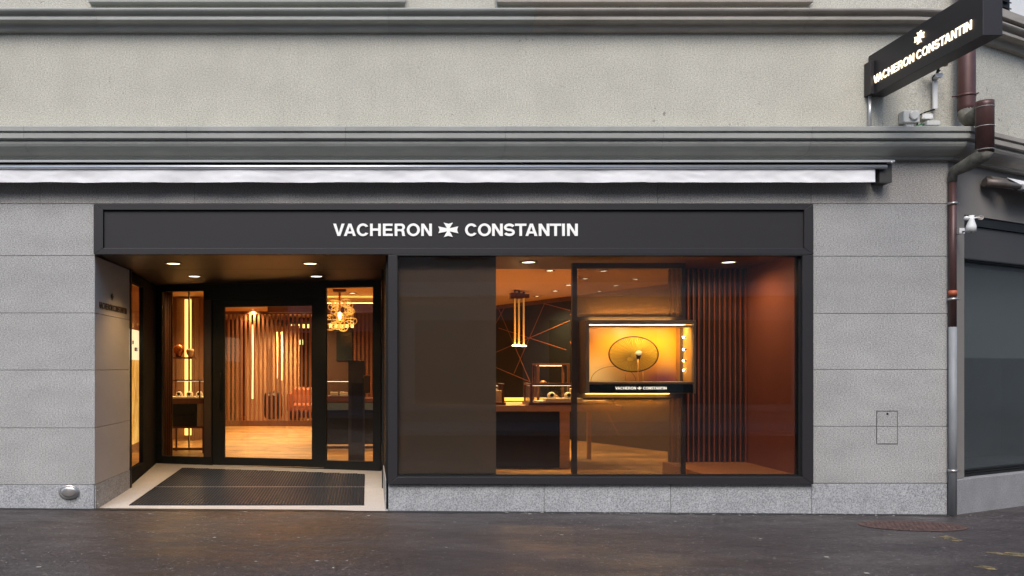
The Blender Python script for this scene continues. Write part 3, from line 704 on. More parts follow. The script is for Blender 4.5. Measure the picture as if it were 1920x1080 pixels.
M().tube([(X(1733,-.1),-.1,4.245),(X(1722,-.1),-.1,4.23),(X(1714,-.1),-.1,4.20)], .008, 8).build('green_cable', pm('green_cable', (.05,.18,.08), .5), JB3)
FLD = thing('floodlight', 'slim white floodlight with sensor on a white conduit above the cornice', 'floodlight', (X(1751),-.02,4.4))
box('conduit', WHITEM, FLD, X(1747),X(1755),-.03,-.004,4.43,4.75, bevel=.004)
box('bracket', WHITEM, FLD, X(1744),X(1757),-.10,-.002,4.755,4.80, bevel=.004)
M().obox((X(1766,-.22),-.22,4.905), (1,0,.06), (0,1,-.25), (0,.25,1), .10, .11, .012).build('lamp_head', WHITEM, FLD, bevel=.004)
M().lathe((X(1772,-.2),-.2,4.862), [(.0,-.03),(.025,-.02),(.032,0),(.03,.02)], 14, 'z').build('sensor', pm('amber_sensor', (.35,.18,.10), .4), FLD)
M().tube([(X(1750),-.06,4.79),(X(1756,-.1),-.13,4.84),(X(1762,-.2),-.2,4.895)], .014, 10).build('arm', BLACKM, FLD)
M().tube([(X(1744),-.05,4.73),(X(1741),-.06,4.76),(X(1746),-.08,4.80),(X(1752),-.1,4.83)], .007, 8).build('cable', BLACKM, FLD)
o = M().tube([(X(1714),-.05,4.22),(X(1716),-.04,4.30),(X(1722),-.03,4.365),(X(1733),-.02,4.395),(X(1750),-.02,4.425)], .009, 8).build('cable', BLACKM, None)
tag(o, 'thin dark cable looping up the wall between the junction boxes and floodlight', 'cable')

# ------------------------------------------------------------------ drainpipe
DP = thing('drainpipe', 'brown copper drainpipe stepping around the cornice and running down the corner to the pavement', 'drainpipe', (6.42,-.05,-.05))
ux_, uy_ = 6.575, -.035
M().tube([(ux_,uy_,9.4),(ux_,uy_,4.46),(ux_,uy_,4.36)], .086, 20).build('upper_pipe', COPPER, DP)
M().tube([(ux_,uy_,4.40),(ux_,uy_-.02,4.33),(ux_-.01,uy_-.08,4.285),(6.54,-.22,4.30),(6.53,-.33,4.33)], [.088,.088,.085,.078,.078], 18).build('elbow', PATINA, DP)
M().tube([(6.523,-.385,4.40),(6.523,-.385,4.36),(6.523,-.385,3.86)], .085, 20).build('offset_pipe', COPPER, DP)
for z_ in (4.13, 3.885, 4.335):
    M().tube([(6.523,-.385,z_-.004),(6.523,-.385,z_+.004)], .0885, 20).build('solder_seam', pm('solder', (.30,.29,.28), .5, metal=.4), DP)
M().tube([(6.523,-.385,3.885),(6.51,-.36,3.83),(6.46,-.2,3.77),(6.42,-.08,3.735),(6.413,-.055,3.70),(6.413,-.05,3.62)], [.085,.08,.07,.06,.045,.041], 18).build('lower_elbow', PATINA, DP)
lx, ly = 6.413, -.05
M().tube([(lx,ly,3.66),(lx,ly,2.03)], .038, 16).build('brown_pipe', COPPER, DP)
M().tube([(lx,ly,2.03),(lx,ly,-.06)], .040, 16).build('galvanised_pipe', ZINC, DP)
for z_ in (3.385, 2.335, .455):
    M().tube([(lx,ly,z_-.012),(lx,ly,z_+.012)], .047, 16).tube([(lx,ly-.01,z_),(lx+.075,ly+.0,z_)], .007, 8).build('clamp', STEEL, DP)
M().tube([(lx,ly,2.375),(lx,ly,2.43)], .0415, 16).build('tape_band', ORANGE, DP)
M().tube([(ux_,uy_,4.555),(ux_,uy_,4.585)], .090, 18).tube([(ux_-.09,uy_+.02,4.57),(ux_-.17,uy_-.02,4.555)], .007, 8).tube([(ux_+.08,uy_,4.57),(ux_+.10,uy_-.05,4.59)], .007, 8).build('clamp', COPPER, DP)
# camera-like sensor lamp on the neighbouring wall
SC = thing('wall_spotlight', 'small white wall spotlight on an arm beside the drainpipe above the neighbouring window', 'wall lamp', (6.6,.02,3.2))
sx_ = X(1821,-.25)
M().tube([(sx_-.005,-.25,Z(434,-.25)),(sx_,-.25,Z(424,-.25)),(sx_+.003,-.25,Z(412,-.25)),(sx_+.003,-.25,Z(404,-.25))], [.052,.048,.026,.026], 16).build('lamp_shade', WHITEM, SC)
M().lathe((X(1812,-.25),-.25,Z(409,-.25)), [(.0,-.024),(.02,-.016),(.026,0),(.02,.016),(0,.024)], 14, 'z').tube([(X(1812,-.25),-.25,Z(409,-.25)),(X(1837,-.25),-.25,Z(408,-.25))], .010, 8).build('joint', WHITEM, SC)
M().lathe((X(1838,-.25),-.25,Z(408.5,-.25)), [(.034,0),(.037,.006),(.028,.010),(.024,.004)], 18, 'y', 1, .65).build('sensor_ring', pm('brownish_lens', (.35,.30,.26), .4), SC)
box('wall_plate', WHITEM, SC, X(1793,-.0),X(1803,-.0),-.05,.12,Z(439),Z(429))
M().tube([(X(1800),-.03,Z(435)),(X(1822,-.25),-.25,Z(434,-.25))], .008, 8).build('arm', BLACKM, SC)

# ------------------------------------------------------------------ small facade items
o = thing('bulkhead_vent', 'oval brushed steel cap on the granite plinth left of the entrance', 'vent', (X(130),-.004,Z(922)))
M().lathe((X(130),-.004,Z(922)), [(.112,0),(.114,.018),(.106,.026),(.098,.028)], 36, 'y', 1, .70).build('rim', STEEL, o)
M().lathe((X(132),-.02,Z(921)), [(.092,0),(.092,.022),(.084,.034),(.06,.042),(.0,.046)], 36, 'y', 1, .68).build('cap', STEEL, o)
HP = thing('access_hatch', 'small square stone access hatch with a keyhole in the right-hand wall', 'hatch', (X(1662),-.003,1.0))
hx0, hx1, hz0, hz1, hj = X(1643), X(1683), Z(833), Z(770), Z(799.5)
m = M(); m.box(hx0,hx1,-.0015,.010,hz0,hz1); m.build('frame', pm('hatch_gap', (.05,.05,.05), .9), HP)
box('cover', STONE, HP, hx0+.008,hx1-.008,-.0045,.008,hj+.003,hz1-.010, bevel=.001)
box('cover', STONE, HP, hx0+.008,hx1-.008,-.0045,.008,hz0+.008,hj-.003, bevel=.001)
M().lathe((X(1663.5),-.0045,Z(776)), [(.013,0),(.011,.002)], 12, 'y').build('keyhole', BLACKM, HP)
for z_ in (.215, .07):
    M().tube([(-3.010,.06,z_),(-2.995,.06,z_)], .011, 10).build('jamb_screw', STEEL, B)
for px, py in ((1530,412),(1530,640)):
    pass
# manhole
MH = thing('manhole_cover', 'rusty red oval manhole cover in the asphalt near the foot of the drainpipe', 'manhole cover', (5.55,-.71,gz(5.55)))
def disc(x, y, rx, ry, z, n=40): return [(x+rx*math.cos(6.2832*i/n), y+ry*math.sin(6.2832*i/n), gz(x+rx*math.cos(6.2832*i/n))+z) for i in range(n)]
m = M(); a_ = disc(5.55,-.71,.53,.30,.006); b_ = disc(5.55,-.71,.49,.27,.006); n = 40
m.add(a_+b_, [(i,(i+1)%n,(i+1)%n+n,i+n) for i in range(n)]); m.build('rim', RUST, MH)
m = M(); m.add(disc(5.55,-.71,.488,.268,.005), [tuple(range(40))]); m.build('lid', RUST, MH)
m = M()
for i in range(-9,10):
    for j in range(-5,6):
        x, y = 5.55+i*.05+(j%2)*.025, -.71+j*.05
        if ((x-5.55)/.47)**2+((y+.71)/.25)**2 < 1: m.box(x-.017,x+.017,y-.017,y+.017,gz(x)+.003,gz(x)+.0075)
o = m.build('tread_pattern', RUST, MH); o['kind'] = 'stuff'

# ------------------------------------------------------------------ shop interior: shell
ZF, ZC = .12, 3.04
m = M(); pl = [(-7,.32),(-3.32,.32),(-3.32,1.45),(-3.10,1.45),(-3.10,3.60),(.28,2.86),(.31,2.85),(.31,.09),(6.2,.09),(6.2,16.5),(-7,16.5)]
def floor_strip(m, x0, x1, y0, y1): m.add([(x0,y0,ZF),(x1,y0,ZF),(x1,y1,ZF),(x0,y1,ZF)], [(0,1,2,3)])
floor_strip(m,-7,-3.24,.32,3.605); 
m.add([(-3.24,3.605,ZF),(-3.24,3.56,ZF),(.31,2.80,ZF),(.31,3.605,ZF)], [(0,1,2,3)])
floor_strip(m,.31,6.2,.09,3.605); floor_strip(m,-7,6.2,3.605,16.5)
o = m.build('shop_floor', WOODF); tag(o, 'warm oak floor of the shop interior', None, None, 'structure')
o = M().box(-7,6.3,.3,16.6,ZC,ZC+.1).build('shop_ceiling', CEIL); tag(o, 'smooth warm shop ceiling with recessed lights', None, None, 'structure')
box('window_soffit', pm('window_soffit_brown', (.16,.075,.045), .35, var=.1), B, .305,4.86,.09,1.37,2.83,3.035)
IW = thing('shop_wall', 'inner walls of the shop behind the glazing', None, (0,0,0), kind='structure')
m = M(); m.box(-7.2,-7,.3,16.7,0,3.14); m.box(-7,6.2,16.5,16.7,0,3.14); m.box(6.2,6.3,.35,16.7,0,3.14); m.box(4.75,6.2,1.37,1.45,0,3.04)
m.build('outer_wall', SALMON, IW)
box('left_partition', SALMON, IW, -7,-3.0,8.0,8.15,ZF,ZC)
o = box('side_partition', SALMON, IW, -4.25,-4.15,3.9,8.0,ZF,ZC)

# dark wall with brass inlay
WA, WB = Vector((2.0,12.8)), Vector((5.42,5.0)); wd_ = (WB-WA); wlen = wd_.length; wdn = wd_.normalized(); wnn = Vector((wdn.y,-wdn.x))
if wnn.y > 0: wnn = -wnn
DW = thing('inlaid_wall', 'dark lacquered wall with crossing brass inlay lines behind the display counter', 'wall panel', (WA.x,WA.y,ZF), kind='thing')
c = (WA+WB)/2
M().obox((c.x-wnn.x*.05,c.y-wnn.y*.05,(ZF+ZC)/2), (wdn.x,wdn.y,0), (wnn.x,wnn.y,0), (0,0,1), wlen/2, .05, (ZC-ZF)/2-.001).build('panel', DARKW, DW)
def on_wall(px, py):
    # ray through the picture point meets the wall plane
    d = Vector(((px-690)/FPX, 1.0)); o = Vector((0,-9.41))
    t = ((WA-o).dot(wnn))/d.dot(wnn); p = o+d*t
    return Vector((p.x+wnn.x*.003, p.y+wnn.y*.003, EYE+(690-py)/FPX*t))
INL = pm('red_brass_inlay', (.42,.16,.07), .35, metal=.5)
for q in ((930,660.5,1069,601),(935,615,1062,656),(930,567,994,716),(1023,565,964,700),(950,570,930,606),(1008,566,1069,582),(930,689,994,716),(1069,640,1160,815),(1069,590,1270,575),(1100,560,1165,700)):
    M().bar(on_wall(q[0],q[1]), on_wall(q[2],q[3]), .014, .006, (wnn.x,wnn.y,0)).build('inlay_strip', INL, DW)
M().obox((c.x+wnn.x*.01,c.y+wnn.y*.01,ZC-.045), (wdn.x,wdn.y,0), (wnn.x,wnn.y,0), (0,0,1), wlen/2, .012, .04).build('top_rail', WALNUT, DW)
# wall end post beside the screen
# right display bay
BAY = thing('display_bay', 'russet display bay with a slatted back wall at the right end of the window', 'display bay', (4.3,.7,ZF), kind='thing')
box('side_wall', REDWALL, BAY, 4.745,4.86,.09,1.37,.38,2.83)
box('platform', pm('russet_platform', (.60,.26,.09), .5, var=.1), BAY, 3.72,4.743,.095,1.37,ZF,.40)
box('back_panel', pm('bay_backing', (.035,.022,.018), .6), BAY, 3.78,4.743,1.30,1.345,.401,2.829)
for i in range(15):
    x = 3.80+i*.0655
    box('slat', pm('red_slat', (.36,.12,.07), .45) if i == 0 else bpy.data.materials['red_slat'], BAY, x, x+.014, 1.255,1.299, .402,2.828)
    
# roller blind on the left part of the window
RB = thing('window_blind', 'taupe sunscreen blind covering the left third of the display window', 'blind', (.9,.12,.35))
box('fabric', BLIND, RB, .335,X(930,.14),.14,.143,.40,2.83)
M().tube([(X(928,.15),.15,.40),(X(928,.15),.15,2.825)], .008, 8).build('edge_profile', BRONZE, RB)
box('bottom_rail', BRONZE, RB, .335,X(930,.14),.13,.153,.372,.40)

# gold mesh screen with dark frame
GS = thing('mesh_screen', 'tall dark framed screen of gold mesh standing behind the lit display case', 'screen', (3.0,.45,ZF))
s0, s1 = 2.354, 3.66
m = M(); m.box(s0,s0+.055,.42,.48,ZF,2.79); m.box(s1-.045,s1,.42,.48,ZF,2.79); m.box(s0+.055,s1-.045,.42,.48,2.73,2.79); m.box(s0+.055,s1-.045,.42,.48,2.12,2.17); m.box(s0+.055,s1-.045,.42,.48,1.24,1.285); m.box(s0+.055,s1-.045,.42,.48,ZF,.33)
m.build('frame', pm('screen_frame_brown', (.06,.036,.025), .5), GS)
box('upper_mesh', SHEER, GS, s0+.055,s1-.045,.448,.451,2.17,2.73)
box('lower_mesh', SHEER, GS, s0+.055,s1-.045,.448,.451,.33,1.24)
box('side_cover', WALNUT, GS, s0+.055,2.43,.43,.47,1.287,2.118)
# glowing display case
DC = thing('display_case', 'glowing gold showcase with an oval fan and a single watch hung in the window', 'display case', (3.04,.12,1.294))
TAUPE = pm('taupe_case', lin(128,104,84), .4, var=.05)
c0, c1, cz0, cz1 = 2.43, 3.663, 1.294, 2.116
m = M(); m.box(c0,2.472,.12,.66,cz0,cz1); m.box(3.633,c1,.12,.66,cz0,cz1); m.box(2.472,3.633,.12,.66,2.07,cz1); m.box(2.472,3.633,.12,.66,1.401,1.425); m.box(2.472,3.633,.14,.66,cz0,1.40)
m.build('casing', TAUPE, DC, bevel=.003)
GOLDIN = pm('gold_side', (.60,.35,.10), .35, metal=.5, var=.06)
box('gold_lining', GOLDIN, DC, 3.628,3.6325,.16,.62,1.426,2.069)
box('gold_lining', GOLDIN, DC, 2.4725,2.477,.16,.62,1.426,2.069)
bd, n_, l_, p_ = newmat('gradient_backdrop'); tc = n_.new('ShaderNodeTexCoord')
sep = n_.new('ShaderNodeSeparateXYZ'); l_.new(tc.outputs['Generated'], sep.inputs[0])
def blob(cx, cz, rx, rz):
    def nd(op, a, b):
        q = n_.new('ShaderNodeMath'); q.operation = op
        for k, s_ in ((0,a),(1,b)):
            if isinstance(s_, (int,float)): q.inputs[k].default_value = s_
            else: l_.new(s_, q.inputs[k])
        return q.outputs[0]
    ax = nd('DIVIDE', nd('SUBTRACT', sep.outputs[0], cx), rx); az = nd('DIVIDE', nd('SUBTRACT', sep.outputs[2], cz), rz)
    d2 = nd('ADD', nd('MULTIPLY', ax, ax), nd('MULTIPLY', az, az))
    return nd('POWER', 2.718, nd('MULTIPLY', d2, -1.0))
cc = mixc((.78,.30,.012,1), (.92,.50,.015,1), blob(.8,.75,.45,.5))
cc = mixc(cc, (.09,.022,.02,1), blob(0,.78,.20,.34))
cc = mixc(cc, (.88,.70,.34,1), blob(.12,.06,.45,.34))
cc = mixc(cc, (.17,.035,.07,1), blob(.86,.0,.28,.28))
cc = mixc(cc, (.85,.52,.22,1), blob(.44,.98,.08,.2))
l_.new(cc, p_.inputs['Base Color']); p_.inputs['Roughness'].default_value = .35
box('backdrop', bd, DC, 2.477,3.627,.622,.640,1.426,2.069)
box('light_bar', emit('case_led', (1,.76,.38), 26), DC, 2.50,3.60,.27,.36,2.056,2.064)
box('light_bar', emit('thin_led', (1,.70,.3), 3), DC, 2.70,2.95,.20,.21,2.058,2.066)
box('brass_rail', BRASS, DC, 2.48,3.62,.15,.18,2.040,2.060); box('brass_rail', BRASS, DC, 2.48,3.62,.24,.262,2.036,2.060)
box('light_bar', emit('under_glow', (1,.60,.16), 13), DC, 2.50,3.45,.36,.40,cz0-.010,cz0-.002)
box('light_bar', emit('top_glow', (1,.60,.16), 24), DC, 2.55,3.5,.37,.40,cz1+.002,cz1+.010)
for z_ in (Z(632,.3),Z(655,.3),Z(676.5,.3),Z(694,.3)):
    bl = M().lathe((3.612,.36,z_), [(.0,-.010),(.008,-.006),(.010,0),(.008,.006),(0,.010)], 12, 'z').build('bulb', emit('case_bulb', (1,.78,.42), 60) if 'case_bulb' not in bpy.data.materials else bpy.data.materials['case_bulb'], DC)
    M().tube([(3.612,.33,z_),(3.628,.33,z_)], .010, 10).build('bulb_holder', BLACKM, bl)
box('name_strip', pm('black_glass_strip', (.012,.016,.016), .2), DC, 2.475,3.63,.126,.139,1.305,1.392)
capb = 5.0/167.9
letters(DC, LAY, (X(1154,.12), .123, Z(730.3,.12)), (1,0,0), capb, emit('small_white_letter', (.95,.88,.75), .8), .003, sx=(1250-1154)/167.9/(LEN1*capb))
# oval fan
FN = thing('oval_fan', 'oval pleated gold fan with dark rim inside the lit display case', 'ornament', (3.07,.45,1.43))
fx, fz, frx, frz = X(1188,.45), Z(664,.45), .285, .203
m = M(); NP = 144; hub = (X(1189,.45), Z(667,.45))
vv = [(hub[0], .45, hub[1])]
for i in range(NP):
    q = 2*math.pi*i/NP; e = (fx+frx*.985*math.cos(q), fz+frz*.985*math.sin(q))
    for t in (.12,.55,1): vv.append((hub[0]+(e[0]-hub[0])*t, .455+(.012*t if i % 2 else -.006*t), hub[1]+(e[1]-hub[1])*t))
ff = []
for i in range(NP):
    j = (i+1) % NP; a_, b_ = 1+3*i, 1+3*j
    ff += [(0,a_,b_),(a_,a_+1,b_+1,b_),(a_+1,a_+2,b_+2,b_+1)]
m.add(vv, ff); m.build('pleated_disc', sheer('gold_gauze', (.85,.74,.10), .45, .7), FN)
m = M()
for lay, (ox, oz) in enumerate(((0,0),(-.06,-.05))):
    for i in range(96):
        q = 2*math.pi*(i+.5*lay)/96
        a_ = Vector((hub[0]+ox, .432-.006*lay, hub[1]+oz)); b_ = Vector((fx+frx*.99*math.cos(q), .437, fz+frz*.99*math.sin(q)))
        m.bar(a_+(b_-a_)*.14, b_, .0015, .0015, (0,1,0))
o = m.build('fan_string', pm('dark_gold_string', (.20,.14,.02), .5), FN); o['kind'] = 'stuff'
M().tube([(fx+frx*math.cos(2*math.pi*i/64), .45, fz+frz*math.sin(2*math.pi*i/64)) for i in range(65)], .0075, 8, False).build('rim', pm('dark_rim', (.05,.028,.012), .4), FN)
for p_x in (1173,1205.5):
    M().tube([(X(p_x,.45),.452,1.426),(X(p_x,.45),.452,Z(696,.45))], .005, 8).build('stand', BRASS, FN)
o = M().tube([(X(1150,.55)+.262*math.cos(math.pi*i/32), .55, 1.428+.17*math.sin(math.pi*i/32)) for i in range(33)], .0025, 6).build('wire_arch', pm('dark_wire', (.05,.03,.015), .4), None)
tag(o, 'thin dark wire arch at the lower left inside the lit display case', 'wire')
WT = thing('wristwatch', 'white dialled wristwatch with dark strap on a thin stand before the oval fan', 'watch', (X(1198,.38),.38,1.43))
wx, wz = X(1198,.38), Z(662,.38)
M().lathe((wx,.385,wz), [(.034,-.008),(.036,0),(.034,.008),(.028,.010),(0,.010)], 24, 'y', 1, .8).build('dial', CREAM, WT)
M().add([(wx-.026,.378,wz-.02),(wx+.026,.378,wz-.02),(wx+.016,.40,wz-.075),(wx-.016,.40,wz-.075),(wx-.026,.40,wz-.02),(wx+.026,.40,wz-.02),(wx+.016,.42,wz-.075),(wx-.016,.42,wz-.075)], [(0,1,2,3),(7,6,5,4),(0,4,5,1),(1,5,6,2),(2,6,7,3),(3,7,4,0)]).build('strap', BLACKI, WT)
M().tube([(wx-.004,.40,1.426),(wx-.004,.40,wz-.03)], .005, 8).build('stand', BRASS, WT)

# counter and cases behind the window
CT = thing('display_counter', 'oak topped counter with black front panel behind the display window', 'counter', (2.2,3.4,ZF))
box('countertop', OAK, CT, .6,X(985,3.05),3.05,4.35,.945,1.035, bevel=.004)
box('countertop', OAK, CT, X(985,3.05)+.005,3.70,3.05,4.35,.945,1.035, bevel=.004)
box('front_panel', BLACKI, CT, .62,2.80,3.07,4.3,ZF+.005,.945)
box('leg', OAK, CT, 2.805,2.945,3.06,3.2,ZF,.945); box('leg', OAK, CT, 3.07,3.17,4.0,4.1,ZF,.945); box('leg', OAK, CT, 3.50,3.56,4.2,4.26,ZF,.945)
def case(label, x0, x1, y0, y1, z0, z1, post=.035):
    t = thing('glass_showcase', label, 'showcase', ((x0+x1)/2,(y0+y1)/2,z0))
    box('tray', WALNUT, t, x0-.02,x1+.02,y0-.02,y1+.02,z0,z0+.04, bevel=.003)
    m = M()
    for x in (x0,x1-post):
        for y in (y0,y1-post): m.box(x,x+post,y,y+post,z0+.04,z1-.03)
    m.box(x0,x1,y0,y0+post,z1-.03,z1); m.box(x0,x1,y1-post,y1,z1-.03,z1); m.box(x0,x0+post,y0+post,y1-post,z1-.03,z1); m.box(x1-post,x1,y0+post,y1-post,z1-.03,z1)
    m.build('frame', WALNUT, t)
    box('pane', GLASSC, t, x0+post,x1-post,y0+.01,y0+.014,z0+.04,z1-.03)
    box('pane', GLASSC, t, x0+.01,x0+.014,y0+post,y1-post,z0+.04,z1-.03)
    box('light_strip', CASELED, t, x0+.05,x1-.05,y1-.07,y1-.05,z1-.045,z1-.032)
    return t
def cushion_watch(x, y, z, label, dark=False):
    t = thing('watch_cushion', label, 'watch stand', (x,y,z))
    M().lathe((x,y,z), [(.055,0),(.062,.03),(.058,.06),(.03,.085),(0,.09)], 16, 'z', 1, .7).build('cushion', CREAM if not dark else BRASS, t)
    M().lathe((x,y-.045,z+.045), [(.028,0),(.028,.012),(.02,.016),(0,.016)], 16, 'y').build('watch', BLACKI if not dark else BRASS, t)
case('long glass showcase with white watch stands on the oak counter', 2.37,3.60,3.06,3.58,1.036,1.355)
o = box('display_plinth', CREAM, None, 2.50,3.55,3.16,3.5,1.077,1.095); tag(o, 'low cream plinth inside the long glass showcase', 'plinth')
o = box('display_plinth', CREAM, None, 2.62,3.16,3.15,3.36,1.0955,1.135, bevel=.004); tag(o, 'cream block under two watches in the long glass showcase', 'plinth')
cushion_watch(2.72,3.25,1.1355,'white cushion with dark watch, left one in the long glass showcase')
cushion_watch(2.97,3.25,1.1355,'white cushion with dark watch, right one in the long glass showcase')
o = M().obox((3.10,3.43,1.19),(1,0,0),(0,1,.3),(0,-.3,1),.07,.012,.09).build('price_card', CREAM, None, bevel=.002); tag(o, 'cream leaning card beside the watches in the long glass showcase', 'card')
case('tall glass showcase with two gold watches at the back of the counter', 2.60,3.10,3.70,4.10,1.036,1.655)
cushion_watch(2.72,3.85,1.30,'gold watch on a small stand, upper one in the tall glass showcase', True)
cushion_watch(2.9,3.82,1.08,'gold watch on a small stand, lower one in the tall glass showcase', True)
case('small glass showcase at the edge of the taupe blind on the counter', 1.5,2.0,3.1,3.5,1.036,1.352)
o = M().obox((1.9,3.3,1.16),(1,0,0),(0,1,.4),(0,-.4,1),.08,.012,.09).build('price_card', CREAM, None); tag(o, 'pale leaning card in the small showcase beside the blind', 'card')
o = M().lathe((2.05,4.2,1.036), [(.07,0),(.09,.06),(.085,.16),(.06,.2),(.02,.21)], 16).build('leather_case', WALNUT, None); tag(o, 'round dark leather case on the counter between two glass showcases', 'case')
o = box('light_ledge', emit('ledge_light', (1,.55,.10), .9), None, 2.2,2.85,4.36,4.42,1.05,1.10); tag(o, 'glowing yellow ledge behind the counter showcases', 'ledge light')

# brass pendants
PD = []
for i, (px, y_) in enumerate(((965.5,6.6),(973,6.75),(982,6.95))):
    x_ = X(px, y_); t = thing('pendant_lamp', ['brass rod pendant lamp, left of the three before the dark wall','brass rod pendant lamp, middle of the three before the dark wall','brass rod pendant lamp, right of the three before the dark wall'][i], 'pendant lamp', (x_,y_,ZC), group='brass rod pendants')
    box('canopy', WALNUT, t, x_-.09,x_+.09,y_-.09,y_+.09,2.88+.02*i,2.99)
    M().tube([(x_,y_,2.99),(x_,y_,ZC)], .02, 8).build('ceiling_stem', WALNUT, t)
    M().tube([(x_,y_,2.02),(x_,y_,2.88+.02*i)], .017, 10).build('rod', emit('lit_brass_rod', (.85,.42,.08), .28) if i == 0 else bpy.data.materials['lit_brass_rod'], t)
    M().lathe((x_,y_,2.0), [(.0,-.008),(.055,-.008),(.055,.01),(.02,.02)], 16).build('disc', LED, t)

# ------------------------------------------------------------------ seen through the doors
def ribbed(name, label, x0, x1, y, z0, z1, n, mat, backmat, cat='slat wall', dep=.04):
    t = thing(name, label, cat, ((x0+x1)/2,y,z0)); p = (x1-x0)/n
    box('backing', backmat, t, x0,x1,y+dep,y+dep+.03,z0,z1)
    for i in range(n): box('slat', mat, t, x0+i*p, x0+i*p+p*.55, y,y+dep-.001,z0,z1)
    return t
ribbed('slat_column', 'dark ribbed wood column just inside the left sidelight', X(298,4.0),X(322,4.0),4.0,ZF,3.03,6,WALNUT,BLACKI)
# left: light column, shelf, vases, cabinet
LC = thing('light_column', 'tall glowing gold light column behind the left sidelight', 'light column', (X(349,7.6),7.6,ZF))
box('backing', TAN, LC, X(330,7.9),X(372,7.9),7.93,7.99,ZF,3.0)
box('light_strip', emit('gold_column', (1,.60,.15), 1.5), LC, X(341,7.6),X(353,7.6),7.86,7.92,ZF+.1,2.97)
box('ribbed_panel', TAN, LC, X(353,7.5),X(357.5,7.5),7.80,7.9,ZF,3.0)
SH = thing('wall_shelf', 'dark shelf carrying two vases in front of the light column', 'shelf', (X(342,6),6,1.75))
box('board', WALNUT, SH, -4.14,X(364,6),5.85,6.2,1.745,1.775)
m = M(); m.box(X(357,6.3),X(358.5,6.3),6.1,6.2,ZF,3.03); m.build('upright', BLACKI, SH)
COP = pm('copper_glaze', (.45,.17,.05), .22, metal=.7, var=.2)
o = M().lathe((X(335,6),6,1.777), [(.045,0),(.05,.02),(.095,.10),(.105,.15),(.085,.20),(.045,.22),(.04,.225)], 24).build('vase', COP, None); tag(o, 'large round copper vase on the shelf behind the left sidelight', 'vase')
o = M().lathe((X(356,6),6.02,1.777), [(.03,0),(.035,.02),(.06,.06),(.073,.11),(.06,.145),(.05,.15)], 24).build('vase', pm('cream_glaze', (.62,.42,.22), .35), None); tag(o, 'smaller cream bowl vase right of the copper vase on the shelf', 'vase')
CB = thing('display_cabinet', 'black two-drawer cabinet with lit glass top behind the left sidelight', 'cabinet', (-3.1,5.2,ZF))
x0, x1 = -3.42, X(382,5.2)+.02
box('body', WALNUT, CB, x0,x1,5.2,5.75,.97,1.06)
box('carcass', BLACKI, CB, x0+.02,x1-.14,5.215,5.7,.58,.968)
for z_ in (.585,.785): box('drawer', BLACKI, CB, x0+.03,x1-.15,5.20,5.213,z_,z_+.18)
box('side_panel', pm('grey_translucent', (.22,.16,.10), .4), CB, x1-.135,x1,5.21,5.7,.58,.968)
m = M(); m.box(x0+.02,x0+.05,5.22,5.25,ZF,.58); m.box(x1-.05,x1-.02,5.22,5.25,ZF,.58); m.box(x0+.02,x0+.05,5.65,5.68,ZF,.58); m.box(x1-.05,x1-.02,5.65,5.68,ZF,.58); m.box(x0+.05,x1-.05,5.22,5.25,.545,.58); m.box(x0+.05,x1-.05,5.22,5.25,ZF+.05,ZF+.09)
m.build('leg_frame', WALNUT, CB)
box('tray', CREAM, CB, x0+.02,x1-.02,5.22,5.7,1.061,1.085)
m = M(); m.box(x0,x1,5.2,5.215,1.355,1.375); m.box(x0,x1,5.7,5.715,1.355,1.375); m.box(X(373,5.2),X(375.5,5.2),5.2,5.22,1.06,1.355); m.box(x0,x0+.02,5.2,5.22,1.06,1.355)
m.build('glass_frame', WALNUT, CB)
box('light_strip', CASELED, CB, x0+.05,x1-.05,5.66,5.68,1.345,1.355)
for i, (xx, lab) in enumerate(((-3.28,'leftmost cream watch stand in the lit cabinet top'),(-3.10,'middle cream watch stand in the lit cabinet top'),(-2.93,'rightmost cream watch stand in the lit cabinet top'))):
    cushion_watch(xx,5.42,1.086,lab)
# slatted screen at the back
SS = thing('slatted_screen', 'tall walnut slatted screen across the shop seen through the door', 'screen', (-2.4,12,ZF))
box('bottom_rail', WALNUT, SS, -4.3,-.95,11.97,12.03,ZF,.26); box('top_rail', WALNUT, SS, -4.3,-.95,11.97,12.03,2.93,3.0)
for i in range(31):
    x = -4.27+i*.1075; M().box(x,x+.048,11.975,12.025,.261,2.929).build('slat', SLATW, SS)
ribbed('slat_wall', 'dense dark ribbed wall at the left behind the slatted screen', -4.6,-3.32,12.9,ZF,2.85,16,WALNUT,BLACKI)
TB = []
for i, (px, z_0, z_1, lab) in enumerate(((473.5,.75,2.75,'leftmost glowing light tube behind the slatted screen'),(519,1.3,2.55,'middle glowing light tube behind the slatted screen'),(528,1.25,2.55,'rightmost glowing light tube behind the slatted screen'))):
    o = M().tube([(X(px,13.6),13.6,z_0),(X(px,13.6)+.01,13.6,(z_0+z_1)/2),(X(px,13.6),13.6,z_1)], .022, 10).build('light_tube', TUBE, None); tag(o, lab, 'light tube', 'glowing tubes behind the screen')
box('back_panel', TAN, IW, -3.35,-1.9,14.2,14.25,ZF,2.75)
AC = thing('armchair', 'orange red armchair behind the slatted screen', 'armchair', (-1.75,13.6,ZF))
RED = pm('orange_red_leather', (.26,.075,.035), .5, var=.1)
box('seat', RED, AC, -2.05,-1.35,13.3,13.95,.42,.62, bevel=.05); box('backrest', RED, AC, -2.05,-1.35,13.9,14.1,.5,1.05, bevel=.06)
box('armrest', RED, AC, -2.17,-2.04,13.3,14.05,.42,.92, bevel=.05); box('armrest', RED, AC, -1.36,-1.23,13.3,14.05,.42,.86, bevel=.05)
for x in (-2.1,-1.3):
    for y in (13.4,14.0): box('leg', BLACKI, AC, x-.02,x+.02,y-.02,y+.02,ZF,.42)
o = box('dark_armchair', BLACKI, None, -2.75,-2.3,13.1,13.6,ZF+.1,.95, bevel=.1); tag(o, 'dark upholstered stool left of the orange armchair', 'stool')
